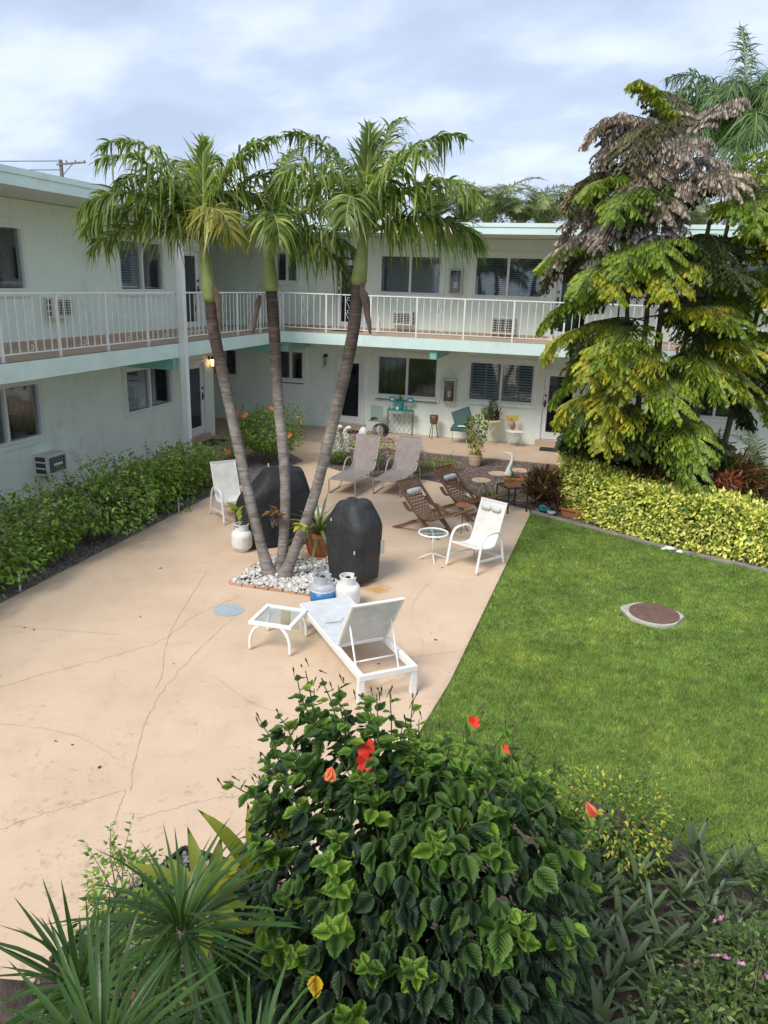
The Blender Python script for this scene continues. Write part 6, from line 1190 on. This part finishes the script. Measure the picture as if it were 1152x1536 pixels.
# hose reel
t = thing('hose_reel', 'coiled black hose on a low wire stand in front of the console table', 'hose reel', (-6.0, 20.35, .036)); g = MB()
for k in range(9): q = k * .012; g.tube([((.17 + .012 * (k % 3)) * math.cos(a) + .01 * k, -.04 + q, .28 + (.17 + .012 * (k % 3)) * math.sin(a)) for a in np.linspace(0, 6.28, 22)], .011, 5, cap=False)
g.tube(rnd([(.17, 0, .2), (.3, -.05, .08), (.5, -.1, .02), (.42, -.25, .015), (.1, -.2, .015), (-.3, -.15, .015)], 24), .011, 6); g.tube(rnd([(-.17, 0, .25), (-.3, -.05, .1), (-.38, -.1, .02), (-.45, -.3, .015)], 14), .011, 6); part('hose', g, M_black, t, smooth=True, kind='stuff')
g = MB()
for s_ in (-1, 1): g.tube([(-.22, s_ * .1, 0), (-.05, s_ * .1, .3), (.22, s_ * .1, 0)], .008, 5)
g.tube([(.2 * math.cos(a), .1, .5 + .08 * math.sin(a)) for a in np.linspace(0, 3.14, 12)], .006, 5); g.tube([(0, .1, .3), (0, .1, .55)], .006, 5); part('stand', g, M_cab, t)
# small sage chair with a bundle
t = thing('folding_chair', 'small sage green chair beside the rear ground floor door', 'chair', (-6.35, 21.1, ZP)); g = MB(); g.bb(-.17, .17, -.17, .17, .42, .44); part('seat', g, M_sage, t); g = MB(); g.box((0, .17, .66), (.36, .02, .36), rx=-.1); part('backrest', g, M_sage, t)
for x_ in (-.16, .16):
    for y in (-.16, .16): g = MB(); g.beam((x_ * 1.1, y * 1.1, 0), (x_, y, .42), .018, .018, (0, 1, 0)); part('leg', g, M_white, t)
g = MB(); v, f = pebmesh(5); g.add(v * [.16, .13, .1], f.tolist()); single('bundle', g, M_purp if False else M_black, 'dark bundle lying on the small sage green chair', 'bag', (-6.37, 21.05, .51), smooth=True)
# brown planter on tripod
t = thing('planter_stand', 'brown bowl planter on three long legs beside the console table', 'planter', (-4.62, 21.3, ZP)); g = MB(); g.lathe([(.07, .42), (.105, .45), (.125, .6), (.13, .68), (.11, .68), (.1, .5)], 20); part('bowl', g, M_brown, t, smooth=True)
for k in range(3): a = k * 2.094 + .5; g = MB(); g.beam((.07 * math.cos(a), .07 * math.sin(a), .46), (.15 * math.cos(a), .15 * math.sin(a), 0), .016, .016, (.3, .7, 0)); part('leg', g, M_black, t)
# green folded cushion chair
t = thing('cushion_chair', 'low yellow wire chair with tilted dark green cushions against the rear wall', 'chair', (-3.78, 21.05, ZP)); g = MB(); g.box((.02, .06, .72), (.52, .10, .46), rx=-.25, ry=-.42); part('back_cushion', g, M_dgreen, t); g = MB(); g.box((0, -.12, .44), (.46, .42, .08), rx=.15); part('seat_cushion', g, M_dgreen, t)
for x_ in (-.2, .2): tubes('leg', [np.array([(x_, -.25, .4), (x_ * 1.2, .15, 0)]), np.array([(x_, .15, .4), (x_ * 1.2, -.3, 0)])], .008, M_straw, t, 6)
g = MB(); g.box((0, 0, 0), (.2, .13, .02), rz=.3); single('white_cloth', g, M_plaster, 'small white cloth on the dark green cushion', 'cloth', (-3.72, 20.85, .54))
# round yellow folding table with plants
def xlegs(t, a, h, m_=None):
    for s_ in (-1, 1): tubes('leg', [np.array([(-a, s_ * a * .8, 0), (a, s_ * a * .8, h)]), np.array([(a, s_ * a * .8, 0), (-a, s_ * a * .8, h)])], .008, m_ or M_straw, t, 6)
t = thing('folding_table', 'round pale yellow folding table under the louvred window', 'table', (-2.93, 21.2, ZP)); g = MB(); g.lathe([(.28, .66), (.29, .665), (.29, .685), (.28, .69)], 26); part('top', g, M_straw, t); xlegs(t, .22, .66)
for k, (x_, y, r_, h, lb) in enumerate([(-.14, 0, .08, .1, 'left pot'), (.0, -.08, .07, .12, 'middle pot'), (.13, .03, .08, .12, 'right pot')]):
    pot(f'dark {lb} on the yellow folding table', (-2.93 + x_, 21.2 + y, .725), r_, h, M_black, grp='dark pots on the yellow table')
shrub('pot_plant', 'low bushy plant in the left pot on the yellow folding table', 'plant', (-3.07, 21.2, .80), (.17, .14), .28, 420, .06, LM_shrub, 201, z0=0, shoots=2); shrub('pot_plant', 'tall dark plant in the middle pot on the yellow folding table', 'plant', (-2.92, 21.14, .82), (.13, .12), .5, 420, .06, LM_fishd, 202, z0=0, shoots=5); tuft('pot_plant', 'spiky reddish plant in the right pot on the yellow folding table', 'plant', (-2.79, 21.22, .83), 14, .3, .02, LM_purple, .9, .2)
# white and yellow folding chair
t = thing('folding_chair', 'yellow folding chair with white seat below the right end of the louvred window', 'chair', (-2.25, 21.1, ZP), R(-60)); g = MB(); g.bb(-.2, .2, -.19, .19, .43, .45); part('seat', g, M_white, t); g = MB(); g.box((-.24, 0, .76), (.02, .38, .17), ry=-.15); part('backrest', g, M_yellow, t)
for s_ in (-1, 1): tubes('leg', [np.array([(.2, s_ * .19, 0), (-.17, s_ * .19, .45), (-.26, s_ * .19, .85)]), np.array([(-.22, s_ * .17, 0), (.18, s_ * .17, .43)])], .008, M_straw, t, 6)
g = MB(); g.lathe([(.17, -.01), (.17, .0), (.08, .01), (.075, .06), (.02, .075)], 20, (0, 0, 0), ax=(1, -.5, .5)); single('straw_hat', g, M_hat, 'brown straw hat leaning on the yellow folding chair', 'hat', (-2.36, 21.2, .66), smooth=True)
g = MB(); g.box((0, 0, .1), (.035, .02, .22), ry=.1); single('bottle', g, paint('pink plastic', (.75, .35, .33)), 'pink and white slim bottle on the folding chair', 'bottle', (-2.2, 21.05, .50))
# doormats
g = MB(); g.bb(-.42, .42, -.25, .25, 0, .014); dm = single('doormat', g, M_mat, 'black doormat outside the left wing ground floor door', 'doormat', (-10.05, 18.1, .036), R(90), 'doormats'); 
for lb, loc, rz in [('black doormat at the rear ground floor door behind the palm trunk', (-7.3, 21.2, .036), 0), ('dark doormat at the right ground floor door by the hedge', (-1.1, 21.1, .036), 0), ('dark doormat on the balcony at the rear upper door', (-7.3, 21.25, ZS1 + .014), 0)]: c = dm.copy(); COL.objects.link(c); c.location = loc; c.rotation_euler = (0, 0, rz); c['label'] = lb
# statues
def statue(label, loc, kind):
    t = thing('statue', label, 'statue', loc); g = MB()
    if kind == 'swan': g.tube(rnd([(.0, 0, 0), (.03, 0, .18), (.02, 0, .32), (-.03, 0, .45), (.02, 0, .56), (.08, 0, .60), (.13, 0, .56)], 26), np.interp(np.linspace(0, 1, 26), [0, .3, .6, .85, .93, 1], [.10, .085, .055, .045, .055, .015]), 10)
    else: g.lathe([(.10, 0), (.08, .06), (.05, .12), (.06, .22), (.11, .34), (.13, .44), (.12, .53), (.06, .6), (.02, .62)], 16); g.tube(rnd([(-.12, 0, .2), (-.14, -.05, .35), (-.08, -.06, .45)], 10), [.03] * 10, 8)
    part('body', g, M_plaster, t, smooth=True); g = MB(); g.bb(-.12, .12, -.12, .12, -.04, .02); part('plinth', g, M_plaster, t)
for lb, x_, y, k in (('white bird statue, leftmost of the three beyond the pink flowers', -6.68, 18.75, 'swan'), ('white swan statue in the middle of the three beyond the pink flowers', -6.42, 18.7, 'swan'), ('white urn shaped statue, rightmost of the three beyond the pink flowers', -5.98, 18.85, 'urn')): statue(lb, (x_, y, .05), k)
# crane statue in the right bed
t = thing('crane_statue', 'slim white crane statue behind the terracotta trough', 'statue', (-1.72, 15.55, .01)); g = MB(); g.tube(rnd([(0, 0, .42), (0, .02, .55), (.01, 0, .68), (.05, 0, .82), (.05, 0, .95), (.0, 0, .99), (-.13, 0, 1.02)], 26), np.interp(np.linspace(0, 1, 26), [0, .15, .35, .7, .85, 1], [.07, .09, .045, .02, .022, .003]), 9); part('body', g, M_plaster, t, smooth=True)
for s_ in (-1, 1): tubes('leg', [np.array([(s_ * .02, 0, 0), (s_ * .02, 0, .45)])], .006, M_black, t, 5)
# three round tan tables in bed
for lb, x_, y, h in (('tan round garden stool nearest the wooden deck chair', -2.23, 15.24, .45), ('tan round garden stool in the middle, behind the black stand', -1.93, 15.55, .55), ('tan round garden stool farthest back by the croton', -1.52, 16.03, .55)):
    t = thing('garden_stool', lb, 'stool', (x_, y, .01), 0, 'tan round stools in the mulch'); g = MB(); g.lathe([(.19, h - .02), (.205, h - .012), (.205, h), (.19, h + .004)], 26); part('top', g, M_tan, t)
    for k in range(3): a = k * 2.094 + .3; tubes('leg', [np.array([(.05 * math.cos(a), .05 * math.sin(a), h - .02), (.13 * math.cos(a), .13 * math.sin(a), 0)])], .008, M_cab, t, 6)
# black stand with terracotta trough
t = thing('plant_table', 'black metal plant stand at the corner of patio and lawn', 'stand', (-1.52, 14.72, ZP), R(40)); a_ = .22
for sx in (-1, 1):
    for sy in (-1, 1): g = MB(); g.beam((sx * a_, sy * a_, 0), (sx * a_, sy * a_, .5), .024, .024, (0, 1, 0)); part('leg', g, M_black, t)
g = MB()
for s_ in (-1, 1): g.beam((-a_, s_ * a_, .505), (a_, s_ * a_, .505), .03, .02); g.beam((s_ * a_, -a_ + .016, .504), (s_ * a_, a_ - .016, .504), .03, .02)
for k in range(7): x_ = -.18 + .06 * k; g.beam((x_, -a_ + .016, .506), (x_, a_ - .016, .506), .018, .008)
part('top', g, M_black, t); g = MB(); g.beam((-a_, -a_, .16), (a_, a_, .16), .016, .016); g.beam((-a_, a_, .177), (a_, -a_, .177), .016, .016); part('stretcher', g, M_black, t)
def trough(label, loc, rz, l_, w_, h):
    g = MB(); k = .82; V = []
    for z, s_ in ((0, k), (h, 1)): V += [(-l_ / 2 * s_, -w_ / 2 * s_, z), (l_ / 2 * s_, -w_ / 2 * s_, z), (l_ / 2 * s_, w_ / 2 * s_, z), (-l_ / 2 * s_, w_ / 2 * s_, z)]
    g.add(V, [(3, 2, 1, 0), (0, 1, 5, 4), (1, 2, 6, 5), (2, 3, 7, 6), (3, 0, 4, 7)]); r_ = .018
    for s_ in (-1, 1): g.bb(-l_ / 2 - r_, l_ / 2 + r_, s_ * w_ / 2 - r_, s_ * w_ / 2 + r_, h - .03, h + .01); g.bb(s_ * l_ / 2 - r_, s_ * l_ / 2 + r_, -w_ / 2 + r_, w_ / 2 - r_, h - .029, h + .009)
    g.bb(-l_ / 2 + .01, l_ / 2 - .01, -w_ / 2 + .01, w_ / 2 - .01, h - .05, h - .03, 1); return single('terracotta_trough', g, [M_terra, M_soil], label, 'planter', loc, rz)
trough('terracotta trough standing on the black plant stand', (-1.52, 14.66, .548), R(15), .36, .19, .17); tuft('spider_plant', 'trailing blue green plant in the trough on the black stand', 'plant', (-1.52, 14.68, .70), 22, .24, .018, LM_royal, 1.2, .6)
trough('long terracotta trough on the ground at the foot of the hedge', (-.28, 14.75, .02), R(-22), .52, .2, .16); tuft('spider_plant', 'small dark green plant in the trough at the foot of the hedge', 'plant', (-.4, 14.8, .17), 12, .24, .02, LM_fish, .9, .4)
tuft('strap_plant', 'arching green and white strap leaved plant by the rear deck chair', 'plant', (-1.95, 14.95, .02), 44, .62, .03, LM_brom, 1.15, .6, upr=.95); tuft('strap_plant', 'second arching strap leaved plant close to the black stand', 'plant', (-2.25, 14.95, .02), 26, .5, .028, LM_brom, 1.2, .6)
leafy('cordyline_shrub', 'red green bromeliad clump between the tan stools and the hedge', (-.95, 15.35, 0), (.42, .38), .78, 700, .22, LM_croton, 61, droop=-.9, z0=0, shoots=0); leafy('cordyline_shrub', 'low dark red plant behind the teal pot', (-.62, 15.0, 0), (.22, .2), .4, 260, .16, LM_purple, 62, droop=-.6, z0=0, shoots=0)
g = MB(); g.lathe([(.04, 0), (.1, .02), (.125, .07), (.12, .1), (.13, .11), (.1, .11), (.09, .05)], 22); single('glazed_bowl', g, M_turq, 'teal glazed bowl on the soil at the lawn corner', 'bowl', (-.86, 14.9, .02), smooth=True); g = MB(); g.lathe([(.03, 0), (.08, .02), (.09, .06), (.07, .065)], 18); single('glazed_bowl', g, M_bluegrey, 'smaller grey blue bowl beside the teal bowl', 'bowl', (-.72, 14.74, .02), smooth=True)
# shells by the hedge, manhole, drain disc, stakes, paper
for k, (x_, y, s_) in enumerate([(1.42, 13.38, .10), (1.58, 13.3, .07), (1.31, 13.36, .045)]):
    g = MB(); v, f = pebmesh(50 + k); g.add(v * [s_ * 1.3, s_ * .8, s_ * 1.1], f.tolist()); single('sea_shell', g, M_plaster, ['largest pale shell at the foot of the hedge', 'right pale shell at the foot of the hedge', 'smallest pale shell at the foot of the hedge'][k], 'shell', (x_, y, s_ * .3), smooth=True, group='pale shells at the foot of the hedge')
t = thing('manhole', 'round brown manhole cover in a concrete ring in the lawn', 'manhole cover', (1.02, 10.33, 0)); g = MB(); n = 40; V = [((.40 + .03 * math.sin(3 * a) + .015 * math.sin(7 * a)) * math.cos(a) - .03, (.37 + .02 * math.sin(4 * a)) * math.sin(a) - .02) for a in np.linspace(0, 2 * math.pi, n, endpoint=False)]; g.poly(V, -.01, .035); part('concrete_ring', g, make_noise_mat('pale concrete', 6, [(.3, (.36, .34, .30)), (.7, (.58, .55, .49))]), t)
g = MB(); g.lathe([(.335, .036), (.335, .05), (.32, .056), (.30, .052), (.29, .056), (.05, .058)], 40); part('lid', g, M_lid, t)
g = MB(); g.lathe([(.205, 0), (.205, .004)], 36); single('drain_cover', g, M_bluegrey, 'pale blue grey round drain cover in the patio left of the side table', 'drain cover', (-4.52, 8.42, ZP))
g = MB(); g.lathe([(.17, 0), (.18, .01), (.16, .02)], 30); single('stepping_disc', g, M_plaster, 'white round disc on the patio behind the palm stones', 'disc', (-3.86, 10.9, ZP)); g = MB(); g.lathe([(.15, 0), (.16, .03), (.12, .05)], 20); single('white_dish', g, M_plaster, 'white dish on the patio behind the wide covered barbecue', 'dish', (-5.05, 13.1, ZP))
for k, (x_, y) in enumerate([(-7.52, 12.15), (-7.56, 8.03), (-7.15, 15.4)]): g = MB(); g.tube([(0, 0, 0), (.01, 0, .15), (.0, .01, .3)], .014, 7); single('garden_stake', g, M_plaster, ['white plastic stake in the mulch below the left wing column', 'white plastic stake in the mulch at the left picture edge', 'white plastic stake beside the coral flowered shrub'][k], 'stake', (x_, y, .01), group='white stakes in the mulch')
g = MB(); g.lathe([(.10, 0), (.13, .12), (.13, .24), (.10, .25)], 14); g.lathe([(.05, .25), (.09, .38), (.02, .46)], 10); single('garden_ornament', g, M_plaster, 'small white ornament on the rear balcony behind the railing', 'ornament', (-6.4, 21.0, ZS1 + .012), smooth=True) if False else None
g = MB(); g.lathe([(.06, 0), (.10, .03), (.05, .12), (.07, .2), (.03, .36), (.01, .5)], 12); single('garden_ornament', g, M_plaster, 'small white ornament on the rear balcony left of the grey air conditioner', 'ornament', (-6.35, 21.2, ZS1 + .012), smooth=True)
n = 26; P2 = np.c_[RNG.uniform(-7.2, -1.5, n), RNG.uniform(4.5, 14, n)]; D = np.c_[vrand(n, 1)[:, :2], np.zeros(n)]; V, F = inst(*T_OVAL, frames(D, np.array([0, 0, 1.]) + vrand(n, .15)), np.c_[P2, np.full(n, .04)], RNG.uniform(.02, .06, n)); tag(obj('leaf_litter', fastmesh('leaf_litter', V, F, LM_croton)), 'scattered dry leaves on the patio', 'leaves', kind='stuff')
# stair with white rail at the far right
t = thing('staircase', 'outside staircase with white rail at the right picture edge', 'staircase', (4.2, 18.6, 0))
for k in range(8): g = MB(); g.bb(-.1 + .0 * k, .9, -.28 * k + .6, -.28 * k + .9, 1.45 - .18 * k - .06, 1.45 - .18 * k); part('step', g, M_floor, t)
for zz in (.9, .12): g = MB(); g.beam((-.12, .9, 1.45 + zz), (-.12, -1.5, .05 + zz), .04, .03, (1, 0, 0)); part('rail', g, M_iron, t)
for k in range(12): y = .85 - .21 * k; g = MB(); z = 1.43 - .583 * (0.9 - y); g.beam((-.12, y, z + .1), (-.12, y, z + .88), .016, .016, (0, 1, 0)); part('baluster', g, M_iron, t)
print('objects', len(COL.objects), 'tris', sum(len(m.polygons) for m in bpy.data.meshes))
